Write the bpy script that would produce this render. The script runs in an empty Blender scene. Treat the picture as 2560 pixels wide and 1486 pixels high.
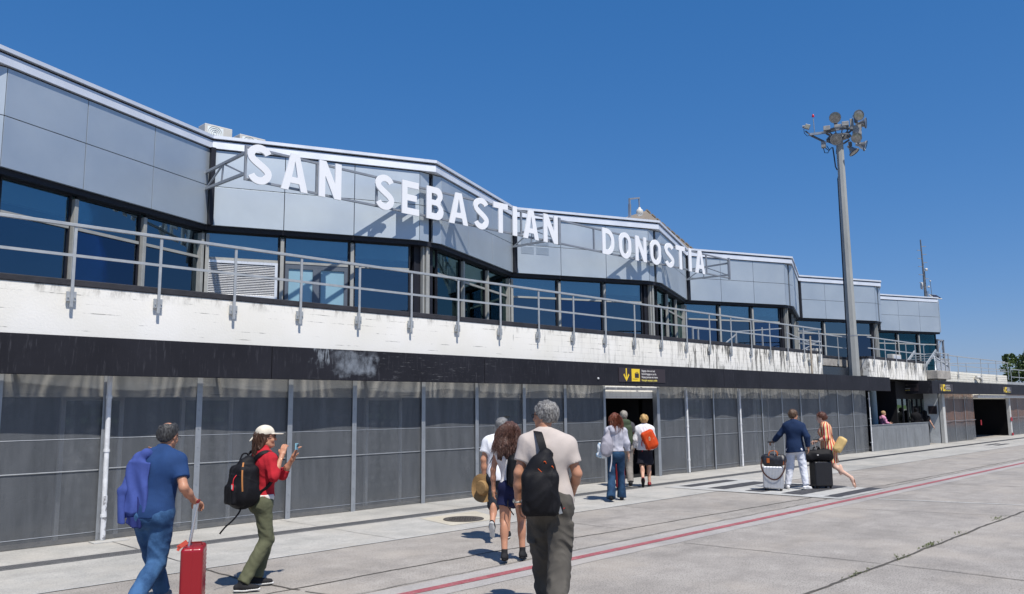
import bpy, bmesh, math, random
import numpy as np
from mathutils import Vector, Matrix, noise as mnoise
random.seed(7); rng=np.random.default_rng(7)
SC=bpy.context.scene; COL=SC.collection
R=math.radians
# ---------------------------------------------------------------- camera, sky, sun, exposure
F_PX,PITCH,ROLL,TH,CAMH=2037.95,0.134559,-0.0095681,0.777061,1.8
d=Vector((math.cos(TH),math.sin(TH),0)); r=Vector((math.sin(TH),-math.cos(TH),0)); up=Vector((0,0,1))
fw=d*math.cos(PITCH)+up*math.sin(PITCH); u=up*math.cos(PITCH)-d*math.sin(PITCH)
cr=r*math.cos(ROLL)+u*math.sin(ROLL); cu=u*math.cos(ROLL)-r*math.sin(ROLL)
cd=bpy.data.cameras.new('camera'); cam=bpy.data.objects.new('camera',cd); COL.objects.link(cam)
m=Matrix((cr,cu,-fw)).transposed().to_4x4(); m.translation=Vector((0,0,CAMH)); cam.matrix_world=m
cd.sensor_width=36; cd.sensor_fit='HORIZONTAL'; cd.lens=36*F_PX/2560; cd.clip_start=.05; cd.clip_end=5000
SC.camera=cam
SUNV=Vector((-.36,-1,1.9)).normalized()          # towards the sun
SUN_EL=math.asin(SUNV.z)
w=bpy.data.worlds.new('World'); SC.world=w; w.use_nodes=True
nt=w.node_tree; bg=nt.nodes['Background']
sky=nt.nodes.new('ShaderNodeTexSky'); sky.sky_type='NISHITA'; sky.sun_disc=False
sky.sun_elevation=SUN_EL; sky.sun_rotation=math.atan2(SUNV.x,SUNV.y)
sky.air_density=1.0; sky.dust_density=.3; sky.ozone_density=4.0; sky.altitude=0
hs=nt.nodes.new('ShaderNodeHueSaturation'); hs.inputs['Saturation'].default_value=1.30
nt.links.new(sky.outputs[0],hs.inputs['Color']); sc_=nt.nodes.new('ShaderNodeSeparateColor'); cc_=nt.nodes.new('ShaderNodeCombineColor'); nt.links.new(hs.outputs[0],sc_.inputs[0])
for i_,(k_,g_) in enumerate(((.503,.706),(.565,.585),(.829,.53))):     # tone of this camera's blue sky
    a_=nt.nodes.new('ShaderNodeMath'); a_.operation='MULTIPLY'; a_.inputs[1].default_value=.0911; nt.links.new(sc_.outputs[i_],a_.inputs[0])
    b_=nt.nodes.new('ShaderNodeMath'); b_.operation='POWER'; b_.inputs[1].default_value=g_; nt.links.new(a_.outputs[0],b_.inputs[0])
    c_=nt.nodes.new('ShaderNodeMath'); c_.operation='MULTIPLY'; c_.inputs[1].default_value=k_*9.33; nt.links.new(b_.outputs[0],c_.inputs[0]); nt.links.new(c_.outputs[0],cc_.inputs[i_])
nt.links.new(cc_.outputs[0],bg.inputs[0]); bg.inputs[1].default_value=.1
sl=bpy.data.lights.new('sun','SUN'); sl.energy=5.0; sl.angle=R(.53); sl.color=(1,.95,.88)
so=bpy.data.objects.new('sun',sl); COL.objects.link(so); so.rotation_euler=SUNV.to_track_quat('Z','Y').to_euler()
SC.view_settings.view_transform='Standard'; SC.view_settings.look='None'; SC.view_settings.gamma=1
SC.view_settings.exposure=0.1; SC.render.engine='CYCLES'
SC.cycles.max_bounces=6; SC.cycles.transparent_max_bounces=12
# ---------------------------------------------------------------- mesh helpers
class MB:
    def __init__(s): s.v=[]; s.f=[]
    def add(s,vs,fs):
        b=len(s.v); s.v+= [tuple(x) for x in vs]; s.f+=[tuple(b+i for i in f) for f in fs]; return s
    def box(s,x0,x1,y0,y1,z0,z1):
        return s.add([(x,y,z) for z in (z0,z1) for y in (y0,y1) for x in (x0,x1)],[(0,2,3,1),(4,5,7,6),(0,1,5,4),(2,6,7,3),(0,4,6,2),(1,3,7,5)])
    def obox(s,c,ax,h):
        c=Vector(c); ax=[Vector(a).normalized() for a in ax]
        vs=[c+ax[0]*(i*h[0])+ax[1]*(j*h[1])+ax[2]*(k*h[2]) for k in (-1,1) for j in (-1,1) for i in (-1,1)]
        return s.add(vs,[(0,2,3,1),(4,5,7,6),(0,1,5,4),(2,6,7,3),(0,4,6,2),(1,3,7,5)])
    def bar(s,a,b,w,h=None,upv=(0,0,1)):
        a=Vector(a);b=Vector(b);h=h or w; t=(b-a); L=t.length; t.normalize(); U=Vector(upv)
        if abs(t.dot(U))>.98: U=Vector((1,0,0))
        sd=t.cross(U).normalized(); U=sd.cross(t).normalized()
        return s.obox((a+b)/2,(t,sd,U),(L/2,w/2,h/2))
    def tube(s,pts,rad,n=8,cap=True):
        pts=[Vector(p) for p in pts]; rr=rad if hasattr(rad,'__len__') else [rad]*len(pts)
        b=len(s.v); prev=None
        for i,p in enumerate(pts):
            t=(pts[min(i+1,len(pts)-1)]-pts[max(i-1,0)]).normalized()
            if prev is None:
                a=t.orthogonal().normalized()
            else:
                a=(prev-t*prev.dot(t)).normalized()
            prev=a; c=t.cross(a)
            for k in range(n):
                q=2*math.pi*k/n; s.v.append(tuple(p+(a*math.cos(q)+c*math.sin(q))*rr[i]))
        for i in range(len(pts)-1):
            for k in range(n):
                k2=(k+1)%n; s.f.append((b+i*n+k,b+i*n+k2,b+(i+1)*n+k2,b+(i+1)*n+k))
        if cap:
            s.f.append(tuple(b+k for k in range(n))[::-1]); s.f.append(tuple(b+(len(pts)-1)*n+k for k in range(n)))
        return s
    def lathe(s,prof,c,axis=(0,0,1),n=20):
        ax=Vector(axis).normalized(); a=ax.orthogonal().normalized(); e=ax.cross(a); c=Vector(c); b=len(s.v)
        for (rd,h) in prof:
            for k in range(n):
                q=2*math.pi*k/n; s.v.append(tuple(c+ax*h+(a*math.cos(q)+e*math.sin(q))*max(rd,1e-4)))
        for i in range(len(prof)-1):
            for k in range(n):
                k2=(k+1)%n; s.f.append((b+i*n+k,b+i*n+k2,b+(i+1)*n+k2,b+(i+1)*n+k))
        return s
    def sweep(s,poly,prof,closed=True):
        # poly: 2-D path, prof: (offset towards -normal side, z); mitred
        P=[Vector(p) for p in poly]; b=len(s.v); n=len(prof)
        for i,p in enumerate(P):
            ns=[]
            if i>0: t=(P[i]-P[i-1]).normalized(); ns.append(Vector((t.y,-t.x)))
            if i<len(P)-1: t=(P[i+1]-P[i]).normalized(); ns.append(Vector((t.y,-t.x)))
            nn=sum(ns,Vector((0,0))).normalized(); k=1/nn.dot(ns[0])
            for o,z in prof:
                q=p+nn*(k*o); s.v.append((q.x,q.y,z))
        for i in range(len(P)-1):
            for j in range(n if closed else n-1):
                j2=(j+1)%n; s.f.append((b+i*n+j,b+(i+1)*n+j,b+(i+1)*n+j2,b+i*n+j2))
        if closed:
            s.f.append(tuple(b+j for j in range(n))); s.f.append(tuple(b+(len(P)-1)*n+j for j in range(n))[::-1])
        return s
def link(name,v,f,mat,parent=None,smooth=False,world=True):
    me=bpy.data.meshes.new(name); me.from_pydata([tuple(x) for x in v],[],[tuple(x) for x in f]); me.validate()
    if mat: me.materials.append(mat)
    if smooth: me.polygons.foreach_set('use_smooth',[True]*len(me.polygons))
    o=bpy.data.objects.new(name,me); COL.objects.link(o)
    if parent is not None:
        o.parent=parent
        if world:
            o.location=-Vector(tot(parent))
    return o
def tot(p):
    v=Vector((0,0,0))
    while p is not None: v+=Vector(p.location); p=p.parent
    return v
def obj(name,mb,mat,parent=None,smooth=False,fix=True,world=True,bevel=0):
    o=link(name,mb.v,mb.f,mat,parent,False,world)
    bm=bmesh.new(); bm.from_mesh(o.data)
    if fix: bmesh.ops.recalc_face_normals(bm,faces=bm.faces)
    bm.to_mesh(o.data); bm.free()
    if smooth:
        o.data.polygons.foreach_set('use_smooth',[True]*len(o.data.polygons))
        o.data.set_sharp_from_angle(angle=R(38))
    if bevel:
        md=o.modifiers.new('b','BEVEL'); md.width=bevel; md.segments=2; md.limit_method='ANGLE'
    return o
def thing(name,label,cat,loc=(0,0,0),rz=0,group=None):
    o=bpy.data.objects.new(name,None); COL.objects.link(o); o.location=loc; o.rotation_euler=(0,0,rz); o.empty_display_size=.2
    o['label']=label; o['category']=cat
    if group: o['group']=group
    return o
def tag(o,label,cat,group=None,kind=None):
    o['label']=label; o['category']=cat
    if group: o['group']=group
    if kind: o['kind']=kind
    return o
def struct(name,mb,mat,smooth=False):
    o=obj(name,mb,mat,None,smooth); o['kind']='structure'; o['label']=name.replace('_',' ')+' of the airport'; return o
def copy_tree(o,dx,label=None,parent=None):
    c=o.copy(); COL.objects.link(c)
    if parent is not None: c.parent=parent
    else:
        c.location=Vector(o.location)+Vector(dx)
        if label: c['label']=label
    for ch in o.children: copy_tree(ch,dx,None,c)
    return c
# ---------------------------------------------------------------- materials
class G:
    def __init__(s,name):
        s.m=bpy.data.materials.new(name); s.m.use_nodes=True; s.t=s.m.node_tree; s.p=s.t.nodes['Principled BSDF']; s.out=s.t.nodes['Material Output']
        s.tc=s.t.nodes.new('ShaderNodeTexCoord')
    def n(s,ty,**k):
        o=s.t.nodes.new('ShaderNode'+ty)
        for a,b in k.items(): setattr(o,a,b)
        return o
    def l(s,a,b): s.t.links.new(a,b); return b
    def val(s,inp,x):
        if hasattr(x,'is_output') or isinstance(x,bpy.types.NodeSocket): s.l(x,inp)
        else: inp.default_value=x
    def math(s,op,a,b=None,c=None,clamp=False):
        o=s.n('Math',operation=op,use_clamp=clamp); s.val(o.inputs[0],a)
        if b is not None: s.val(o.inputs[1],b)
        if c is not None: s.val(o.inputs[2],c)
        return o.outputs[0]
    def mapping(s,scale,loc=(0,0,0),src=None):
        o=s.n('Mapping'); o.inputs['Scale'].default_value=scale; o.inputs['Location'].default_value=loc
        s.l(src or s.tc.outputs['Object'],o.inputs[0]); return o.outputs[0]
    def noise(s,scale,detail=4,vec=None,rough=.55,dist=0):
        o=s.n('TexNoise'); o.inputs['Scale'].default_value=scale; o.inputs['Detail'].default_value=detail; o.inputs['Roughness'].default_value=rough; o.inputs['Distortion'].default_value=dist
        s.l(vec or s.tc.outputs['Object'],o.inputs['Vector']); return o.outputs['Fac']
    def ramp(s,x,lo,hi,a=0.,b=1.):
        o=s.n('MapRange'); o.inputs[1].default_value=lo; o.inputs[2].default_value=hi; o.inputs[3].default_value=a; o.inputs[4].default_value=b
        s.val(o.inputs[0],x); return o.outputs[0]
    def mix(s,f,a,b,ty='MIX'):
        o=s.n('Mix',data_type='RGBA',blend_type=ty); s.val(o.inputs[0],f)
        for i,x in ((6,a),(7,b)):
            if isinstance(x,tuple): o.inputs[i].default_value=(*x[:3],1)
            else: s.l(x,o.inputs[i])
        return o.outputs[2]
    def sep(s):
        o=s.n('SeparateXYZ'); s.l(s.tc.outputs['Object'],o.inputs[0]); return o.outputs
    def bump(s,h,strength=.3,dist=.01):
        o=s.n('Bump'); o.inputs['Strength'].default_value=strength; o.inputs['Distance'].default_value=dist; s.l(h,o.inputs['Height']); s.l(o.outputs[0],s.p.inputs['Normal'])
    def done(s,col=None,rough=None,metal=None,spec=None):
        P=s.p.inputs
        if col is not None:
            if isinstance(col,tuple): P['Base Color'].default_value=(*col,1)
            else: s.l(col,P['Base Color'])
        for k,x in (('Roughness',rough),('Metallic',metal),('Specular IOR Level',spec)):
            if x is not None: s.val(P[k],x)
        return s.m
def M(name,col,rough=.6,metal=0,spec=.4,var=.12,scale=6,bump=0,bs=80,bd=.004,stretch=(1,1,1)):
    g=G(name); v=g.mapping(stretch); n1=g.noise(scale,5,v); n2=g.noise(scale*7,3,v)
    f=g.math('ADD',g.math('MULTIPLY',n1,.7),g.math('MULTIPLY',n2,.3)); f=g.ramp(f,.32,.68)
    a=tuple(max(0,c*(1-var)) for c in col); b=tuple(min(1,c*(1+var)) for c in col)
    if bump: g.bump(g.noise(bs,3,v),bump,bd)
    return g.done(g.mix(f,a,b),g.ramp(n1,.3,.7,rough-.05,min(1,rough+.05)),metal,spec)
def concrete(name,c1,c2,spk=.5,stain=.35,agg=150):
    g=G(name); big=g.ramp(g.noise(.35,6),.3,.7); mid=g.ramp(g.noise(2.3,6,rough=.65),.3,.7); fine=g.noise(agg,3)
    fine2=g.noise(28,4)
    c=g.mix(mid,c1,c2); c=g.mix(g.math('MULTIPLY',g.ramp(big,.45,1),stain),c,tuple(x*.62 for x in c1))
    c=g.mix(g.math('MULTIPLY',g.ramp(fine,.52,.66),spk),c,tuple(x*.35 for x in c1))
    c=g.mix(g.math('MULTIPLY',g.ramp(fine2,.55,.72),spk*.5),c,tuple(x*.5 for x in c1))
    c=g.mix(g.math('MULTIPLY',g.ramp(g.noise(90,2,g.mapping((1,1,1),(5,3,1))),.60,.7),.35),c,tuple(min(1,x*1.6) for x in c2))
    sp=g.noise(17,6,None,.8); c=g.mix(g.math('MULTIPLY',g.ramp(sp,.56,.68),.30),c,tuple(x*.40 for x in c1)); pt=g.noise(.8,5,g.mapping((1,1,1),(7,2,0)),.6); c=g.mix(g.math('MULTIPLY',g.ramp(pt,.48,.66),.35),c,(c2[0]*1.02,c2[1]*.97,c2[2]*.90))
    # streaky tyre and dirt marks along the apron
    st=g.noise(1.1,5,g.mapping((.25,2.2,1))); c=g.mix(g.math('MULTIPLY',g.ramp(st,.55,.75),.28),c,tuple(x*.45 for x in c1))
    g.bump(g.math('ADD',fine,g.math('MULTIPLY',fine2,1.5)),.35,.006)
    return g.done(c,.88,0,.25)
mt_apron=concrete('apron concrete',(.275,.254,.230),(.405,.377,.342),.9,.5,62)
mt_walk=concrete('walkway concrete',(.34,.335,.312),(.475,.46,.425),.45,.55,60)
mt_lane=concrete('lane concrete',(.32,.305,.29),(.42,.40,.38),.55,.4)
mt_yel=concrete('yellow concrete',(.42,.385,.31),(.54,.50,.41),.25,.4)
def paint_line():
    g=G('red line paint'); n=g.noise(38,5); n2=g.noise(4,5)
    c=g.mix(g.ramp(n2,.35,.7),(.27,.062,.078),(.37,.12,.13)); c=g.mix(g.math('MULTIPLY',g.ramp(n,.54,.66),.75),c,(.30,.24,.22)); g.bump(g.noise(120,3),.3,.004); return g.done(c,.75,0,.3)
mt_red=paint_line()
mt_bar=M('crossing dark paint',(.055,.055,.06),.8,var=.45,scale=9,bump=.2)
mt_white_bar=concrete('crossing white paint',(.36,.36,.35),(.50,.50,.48),.4,.4)
mt_joint=M('joint filler',(.085,.078,.068),.9,var=.5,scale=14)
mt_jointl=M('sealed joint',(.17,.16,.145),.9,var=.5,scale=9)
mt_grass=M('field grass',(.10,.16,.04),.9,var=.35,scale=.6)
mt_hill=M('wooded hills',(.05,.085,.04),.95,var=.4,scale=.03)
def wall_mat():
    g=G('painted concrete'); x,y,z=g.sep()[:3]
    base=g.mix(g.ramp(g.noise(.9,5),.35,.7),(.80,.775,.70),(.87,.85,.80))
    far=g.ramp(x,12.6,15.2)
    # board lines, thin, broken
    pit=.128; fr=g.math('FRACT',g.math('DIVIDE',g.math('ADD',z,g.math('MULTIPLY',g.noise(.6,2),.02)),pit))
    ln=g.math('LESS_THAN',fr,.085)
    brk=g.ramp(g.noise(1.6,6,g.mapping((1,1,7)),.7),.55,.62)
    c=g.mix(g.math('MULTIPLY',g.math('MULTIPLY',ln,brk),.75),base,(.10,.095,.085))
    # block joints on the far part
    row=g.math('FLOOR',g.math('DIVIDE',z,pit)); off=g.math('MULTIPLY',g.math('MODULO',row,2.),.35)
    fx=g.math('LESS_THAN',g.math('FRACT',g.math('ADD',g.math('DIVIDE',x,.7),off)),.022)
    c=g.mix(g.math('MULTIPLY',g.math('MULTIPLY',fx,far),.22),c,(.25,.23,.20))
    c=g.mix(g.math('MULTIPLY',g.math('MULTIPLY',ln,far),.18),c,(.3,.28,.25))
    # runs of black growth
    s1=g.noise(2.0,5,g.mapping((3.4,1,.50)),.7); s2=g.noise(.5,3,g.mapping((1,1,.3)))
    lo=g.math('SUBTRACT',.66,g.math('MULTIPLY',far,.165))
    k=g.math('MULTIPLY',g.math('SUBTRACT',s1,lo),16.,clamp=True)
    k=g.math('MULTIPLY',k,g.ramp(s2,.42,.56,.12,1)); k=g.math('MULTIPLY',k,g.ramp(z,2.7,3.5,.6,1))
    c=g.mix(g.math('MULTIPLY',k,.92),c,(.030,.030,.028))
    # grime just under the coping
    gr=g.math('MULTIPLY',g.ramp(z,3.40,3.58),g.ramp(g.noise(9,5,g.mapping((1,1,.35)),.7),.5,.68))
    c=g.mix(g.math('MULTIPLY',gr,.7),c,(.10,.09,.07))
    g.bump(g.noise(30,5),.25,.01)
    return g.done(c,.75,0,.3)
mt_wall=wall_mat()
mt_strip=M('dark roofing membrane',(.028,.028,.034),.7,var=.3,scale=5,bump=.3,bs=20,bd=.02)
mt_greyconc=M('weathered grey concrete',(.33,.31,.28),.85,var=.45,scale=3,bump=.3)
def fascia_mat():
    g=G('black fascia board'); x,y,z=g.sep()[:3]
    c=g.mix(g.ramp(g.noise(1.2,5),.3,.7),(.012,.012,.016),(.020,.020,.026))
    st=g.noise(4,6,g.mapping((6,1,.6)),.7); c=g.mix(g.math('MULTIPLY',g.ramp(st,.56,.75),.22),c,(.22,.22,.25))
    # scraped, whitened patch
    n=g.noise(4,6,g.mapping((1,1,.5)),.75); x=g.math('ADD',x,g.math('MULTIPLY',g.math('SUBTRACT',g.noise(5,5),.5),.7)); z=g.math('ADD',z,g.math('MULTIPLY',g.math('SUBTRACT',g.noise(7,4),.5),.35))
    mx=g.math('MULTIPLY',g.ramp(x,7.80,8.02),g.ramp(x,8.70,8.55)); mz=g.math('MULTIPLY',g.ramp(z,2.36,2.46),g.ramp(z,2.82,2.70))
    k=g.math('MULTIPLY',g.math('MULTIPLY',mx,mz),g.ramp(n,.30,.56)); c=g.mix(g.math('MULTIPLY',k,.55),c,(.32,.36,.41)); k3=g.math('MULTIPLY',g.math('MULTIPLY',g.math('MULTIPLY',g.ramp(x,7.40,7.5),g.ramp(x,7.85,7.7)),g.ramp(z,2.5,2.65)),g.ramp(g.noise(9,5,g.mapping((2,1,.4)),.7),.48,.56)); c=g.mix(g.math('MULTIPLY',k3,.55),c,(.34,.38,.42))
    sc=g.noise(6,6,g.mapping((.5,1,9)),.75); mk=g.math('MULTIPLY',g.ramp(x,7.4,8.2),g.ramp(x,13.5,10.)); c=g.mix(g.math('MULTIPLY',g.math('MULTIPLY',g.ramp(sc,.60,.68),mk),.55),c,(.45,.46,.48))
    g.bump(g.noise(8,4),.12,.02); return g.done(c,.6,0,.2)
mt_fascia=fascia_mat()
def perf(name,rust=0.):
    g=G(name); x,y,z=g.sep()[:3]; p=.0135
    v=g.math('DIVIDE',z,p*.866); row=g.math('FLOOR',v); off=g.math('MULTIPLY',g.math('MODULO',row,2.),.5)
    uu=g.math('SUBTRACT',g.math('FRACT',g.math('ADD',g.math('DIVIDE',x,p),off)),.5); vv=g.math('MULTIPLY',g.math('SUBTRACT',g.math('FRACT',v),.5),.866)
    dd=g.math('ADD',g.math('MULTIPLY',uu,uu),g.math('MULTIPLY',vv,vv)); hole=g.math('LESS_THAN',dd,.075)
    st=g.ramp(g.noise(2.0,6,g.mapping((2.5,1,.35)),.65),.35,.7); c=g.mix(st,(.105,.113,.122),(.165,.175,.187))
    low=g.math('MULTIPLY',g.ramp(z,.35,0),g.ramp(g.noise(5,5),.3,.6)); c=g.mix(g.math('MULTIPLY',low,.4),c,(.22,.215,.20))
    sm=g.ramp(g.noise(1.3,6,g.mapping((1,1,.8),(3,0,1)),.7),.60,.72); c=g.mix(g.math('MULTIPLY',sm,.35),c,(.30,.31,.32))
    if rust:
        k=g.math('MULTIPLY',g.ramp(g.noise(3.,6,g.mapping((3.,1,.4)),.7),.34,.52),g.ramp(z,.62,1.0)); c=g.mix(g.math('MULTIPLY',k,rust),c,(.26,.10,.035))
    m=g.done(c,.42,.12,.45)
    tr=g.n('BsdfTransparent'); mx=g.n('MixShader'); g.l(hole,mx.inputs[0]); g.l(g.p.outputs[0],mx.inputs[1]); g.l(tr.outputs[0],mx.inputs[2]); g.l(mx.outputs[0],g.out.inputs[0])
    return m
mt_perf=perf('perforated sheet'); mt_rust=perf('rusty perforated sheet',.62)
mt_galv=M('galvanised steel',(.36,.38,.40),.45,.6,.5,var=.12,scale=5)
mt_rail=M('railing steel',(.42,.44,.45),.5,.35,.5,var=.10,scale=8)
mt_pipe=M('white pipe paint',(.66,.67,.68),.5,var=.2,scale=9)
mt_clad=M('aluminium cladding',(.505,.565,.615),.56,.72,.5,var=.035,scale=.8)
mt_cap=M('pale metal capping',(.72,.75,.80),.5,.35,.5,var=.05,scale=2)
mt_dark=M('dark reveal',(.012,.013,.02),.6,var=.2)
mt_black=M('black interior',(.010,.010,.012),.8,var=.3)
mt_mull=M('grey mullion',(.36,.36,.335),.55,.1,.4,var=.12,scale=5)
mt_bulk=M('interior bulkhead',(.78,.84,.84),.8,var=.08,scale=1)
mt_floor_in=M('interior floor',(.10,.12,.15),.6)
mt_back=M('interior back wall',(.12,.16,.22),.8,var=.25,scale=.6)
def glass(name,tint,refl,f0=.06,rough=.02):
    g=G(name); tr=g.n('BsdfTransparent'); tr.inputs[0].default_value=(*tint,1); gl=g.n('BsdfGlossy'); gl.inputs[0].default_value=(*refl,1); gl.inputs['Roughness'].default_value=rough
    bp=g.n('Bump'); bp.inputs['Strength'].default_value=.04; bp.inputs['Distance'].default_value=.05; g.l(g.noise(.7,2),bp.inputs['Height']); g.l(bp.outputs[0],gl.inputs['Normal'])
    fr=g.n('Fresnel'); fr.inputs[0].default_value=1.5; f=g.math('ADD',g.math('MULTIPLY',fr.outputs[0],.9),f0,clamp=True)
    mx=g.n('MixShader'); g.l(f,mx.inputs[0]); g.l(tr.outputs[0],mx.inputs[1]); g.l(gl.outputs[0],mx.inputs[2]); g.l(mx.outputs[0],g.out.inputs[0]); g.t.nodes.remove(g.p); return g.m
mt_glass=glass('blue tinted glass',(.38,.48,.56),(.42,.58,.82),.12)
mt_glassb=glass('grey blue tinted glass',(.40,.50,.54),(.52,.68,.80),.15)
mt_glassg=glass('green tinted glass',(.34,.46,.44),(.38,.60,.62),.09)
mt_glassu=glass('upper tinted glass',(.55,.68,.70),(.60,.78,.86),.22)
mt_glassug=glass('upper green tinted glass',(.46,.60,.56),(.50,.76,.76),.15)
mt_glassm=glass('reflective shopfront glass',(.3,.34,.34),(.9,1.,.93),.20)
mt_glassd=glass('dark ground floor glass',(.16,.19,.22),(.85,.95,1.),.10)
mt_teal=glass('teal tinted glass',(.25,.5,.5),(.4,.75,.85),.03)
mt_letter=M('white letter enamel',(.83,.84,.86),.35,0,.5,var=.02,scale=2)
mt_truss=M('grey truss steel',(.30,.32,.35),.5,.4,.5,var=.12)
mt_signb=M('sign plate dark brown',(.035,.026,.03),.45,var=.1)
mt_yellow=M('sign yellow',(.80,.56,.03),.5,var=.05)
mt_yelltext=M('sign yellow text',(.75,.62,.12),.5,var=.02)
mt_wtext=M('sign white text',(.62,.60,.58),.5,var=.02)
mt_ac=M('air conditioner casing',(.58,.565,.52),.5,var=.06)
mt_iron=M('cast iron',(.10,.09,.08),.7,.4,.5,var=.3,scale=20,bump=.4,bs=60)
mt_grate=M('drain grate steel',(.20,.20,.20),.6,.5,.5,var=.2,scale=9)
mt_tile=M('brown roof tile',(.22,.185,.145),.85,var=.25,scale=6)
mt_pole=M('mast concrete grey',(.33,.34,.33),.75,.1,.3,var=.14,scale=2.2,stretch=(1,1,.25))
mt_redb=M('red beacon plastic',(.45,.01,.03),.25,var=.02)
mt_cable=M('black cable',(.015,.015,.03),.5)
mt_lens=M('lamp glass',(.24,.23,.21),.12,.3,.8,var=.45,scale=12)
mt_lampm=M('spun aluminium reflector',(.50,.51,.52),.30,.75,.5,var=.1)
mt_bark=M('bark',(.10,.075,.05),.9,var=.3,bump=.5)

def split_loose(names):
    for o in [q for q in bpy.data.objects if q.type=='MESH' and q.name.split('.')[0] in names]:
        bm=bmesh.new(); bm.from_mesh(o.data); bm.verts.ensure_lookup_table(); seen=set(); isl=[]
        for v in bm.verts:
            if v.index in seen: continue
            st=[v]; seen.add(v.index); cur=[]
            while st:
                a=st.pop(); cur.append(a.index)
                for e_ in a.link_edges:
                    b_=e_.other_vert(a)
                    if b_.index not in seen: seen.add(b_.index); st.append(b_)
            isl.append(cur)
        if len(isl)<2 or len(isl)>60: bm.free(); continue
        bm.free(); me=o.data; co=[v.co.copy() for v in me.vertices]; polys=[(tuple(p.vertices),p.use_smooth) for p in me.polygons]; own={}
        for k,cur in enumerate(isl):
            for i in cur: own[i]=k
        per=[[] for _ in isl]
        for p in polys: per[own[p[0][0]]].append(p)
        base=o.name.split('.')[0]
        for k,cur in enumerate(isl):
            mp={i:j for j,i in enumerate(cur)}; m2=bpy.data.meshes.new(base); m2.from_pydata([co[i] for i in cur],[],[tuple(mp[i] for i in p[0]) for p in per[k]])
            m2.polygons.foreach_set('use_smooth',[p[1] for p in per[k]])
            for mt in me.materials: m2.materials.append(mt)
            if k==0: o.data=m2
            else:
                n=o.copy(); n.data=m2; COL.objects.link(n)
# ================================================================ SETTING: ground and markings
def sheet(x0,x1,y0,y1,z,nx=1,jit=0):
    b=MB(); vs=[];fs=[]
    for i in range(nx+1):
        x=x0+(x1-x0)*i/nx
        for y in (y0,y1):
            j=(mnoise.noise((x*1.3,y*3,0))+.5*mnoise.noise((x*6,y*3,2)))*jit
            vs.append((x,y+j,z))
    for i in range(nx): fs.append((2*i,2*i+2,2*i+3,2*i+1))
    return b.add(vs,fs)
struct('ground',MB().add([(-900,-70,0),(900,-70,0),(900,900,0),(-900,900,0)],[(0,1,2,3)]),mt_apron)
struct('grass_field',MB().add([(-900,-900,0),(900,-900,0),(900,-70,0),(-900,-70,0)],[(0,1,2,3)]),mt_grass)
hb=MB(); vs=[]; fs=[]
for i in range(61):
    x=-900+i*30; h=18+16*(mnoise.noise((x*.006,3,0))+.6*mnoise.noise((x*.02,7,0)))
    vs+=[(x,-700,-1),(x,-790,h)]
for i in range(60): fs.append((2*i,2*i+2,2*i+3,2*i+1))
struct('hills',hb.add(vs,fs),mt_hill)
struct('walkway',sheet(-6,75,9.31,12.6,.004,400,.018),mt_walk)
struct('painted_lane_band',sheet(-4,75,6.27,6.86,.004,400,.03),mt_lane)
struct('red_line',sheet(-4,75,6.49,6.615,.008,500,.006),mt_red)
struct('yellow_slab',MB().add([(8.52,9.72,.008),(9.62,9.76,.008),(9.98,10.78,.008),(8.72,10.74,.008)],[(0,1,2,3)]),mt_yel)
struct('slab_edge',sheet(-6,75,9.285,9.325,.0075,400,.02),mt_white_bar)
# crossing: pale field with dark bars
struct('crossing_field',MB().add([(15.7,6.72,.012),(18.1,6.76,.012),(18.35,10.62,.012),(15.55,10.62,.012)],[(0,1,2,3)]),mt_white_bar)
cb=MB()
for y0,y1 in ((6.87,7.15),(7.60,8.05),(8.45,8.86),(9.33,9.75),(10.16,10.48)):
    x0,x1=15.95,18.0+(.22 if y0<8 else 0); n=14; vs=[];fs=[]
    for i in range(n+1):
        x=x0+(x1-x0)*i/n; j=.02*mnoise.noise((x*5,y0,1)); vs+=[(x,y0+j,.016),(x,y1+j,.016)]
    for i in range(n): fs.append((2*i,2*i+2,2*i+3,2*i+1))
    cb.add(vs,fs)
struct('crossing_bars',cb,mt_bar)
cb=MB()
for y0,y1 in ((9.94,10.14),(10.3,10.5)):
    cb.add([(39.4,y0,.014),(41.2,y0,.014),(41.2,y1,.014),(39.4,y1,.014)],[(0,1,2,3)])
struct('far_crossing_bars',cb,mt_bar)
# joints
def joint(pts,w,jit,z=.0055,mat=mt_joint,name='expansion_joint'):
    b=MB(); vs=[];fs=[]; P=[Vector((*p,0)) for p in pts]; acc=[]
    for a,c in zip(P[:-1],P[1:]):
        n=max(2,int((c-a).length/.12))
        for i in range(n): acc.append(a.lerp(c,i/n))
    acc.append(P[-1])
    for i,p in enumerate(acc):
        t=(acc[min(i+1,len(acc)-1)]-acc[max(i-1,0)]).normalized(); s=Vector((-t.y,t.x,0))
        o=jit*(mnoise.noise(p*1.7)+.6*mnoise.noise(p*7)); ww=w*(.65+.7*abs(mnoise.noise(p*4+Vector((9,1,0)))))
        q=p+s*o; vs+=[(q.x-s.x*ww/2,q.y-s.y*ww/2,z),(q.x+s.x*ww/2,q.y+s.y*ww/2,z)]
    for i in range(len(acc)-1): fs.append((2*i,2*i+2,2*i+3,2*i+1))
    return struct(name,b.add(vs,fs),mat)
joint([(-4,7.5),(7,7.62),(20,7.1),(60,6.9)],.028,.03)
joint([(-4,3.72),(5,3.7),(60,3.85)],.045,.03)
joint([(9.5,6.2),(9.75,3.75)],.016,.03); joint([(9.75,3.7),(9.95,-3)],.018,.03)
joint([(14.4,6.2),(15.1,3.8)],.016,.03); joint([(15.1,3.7),(15.6,-3)],.016,.03)
joint([(4.4,9.28),(4.42,8.1),(4.55,7.5)],.035,.05); joint([(4.4,12.3),(4.4,9.3)],.014,.02,.010); joint([(4.55,7.4),(4.7,6.9)],.02,.03)
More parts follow.
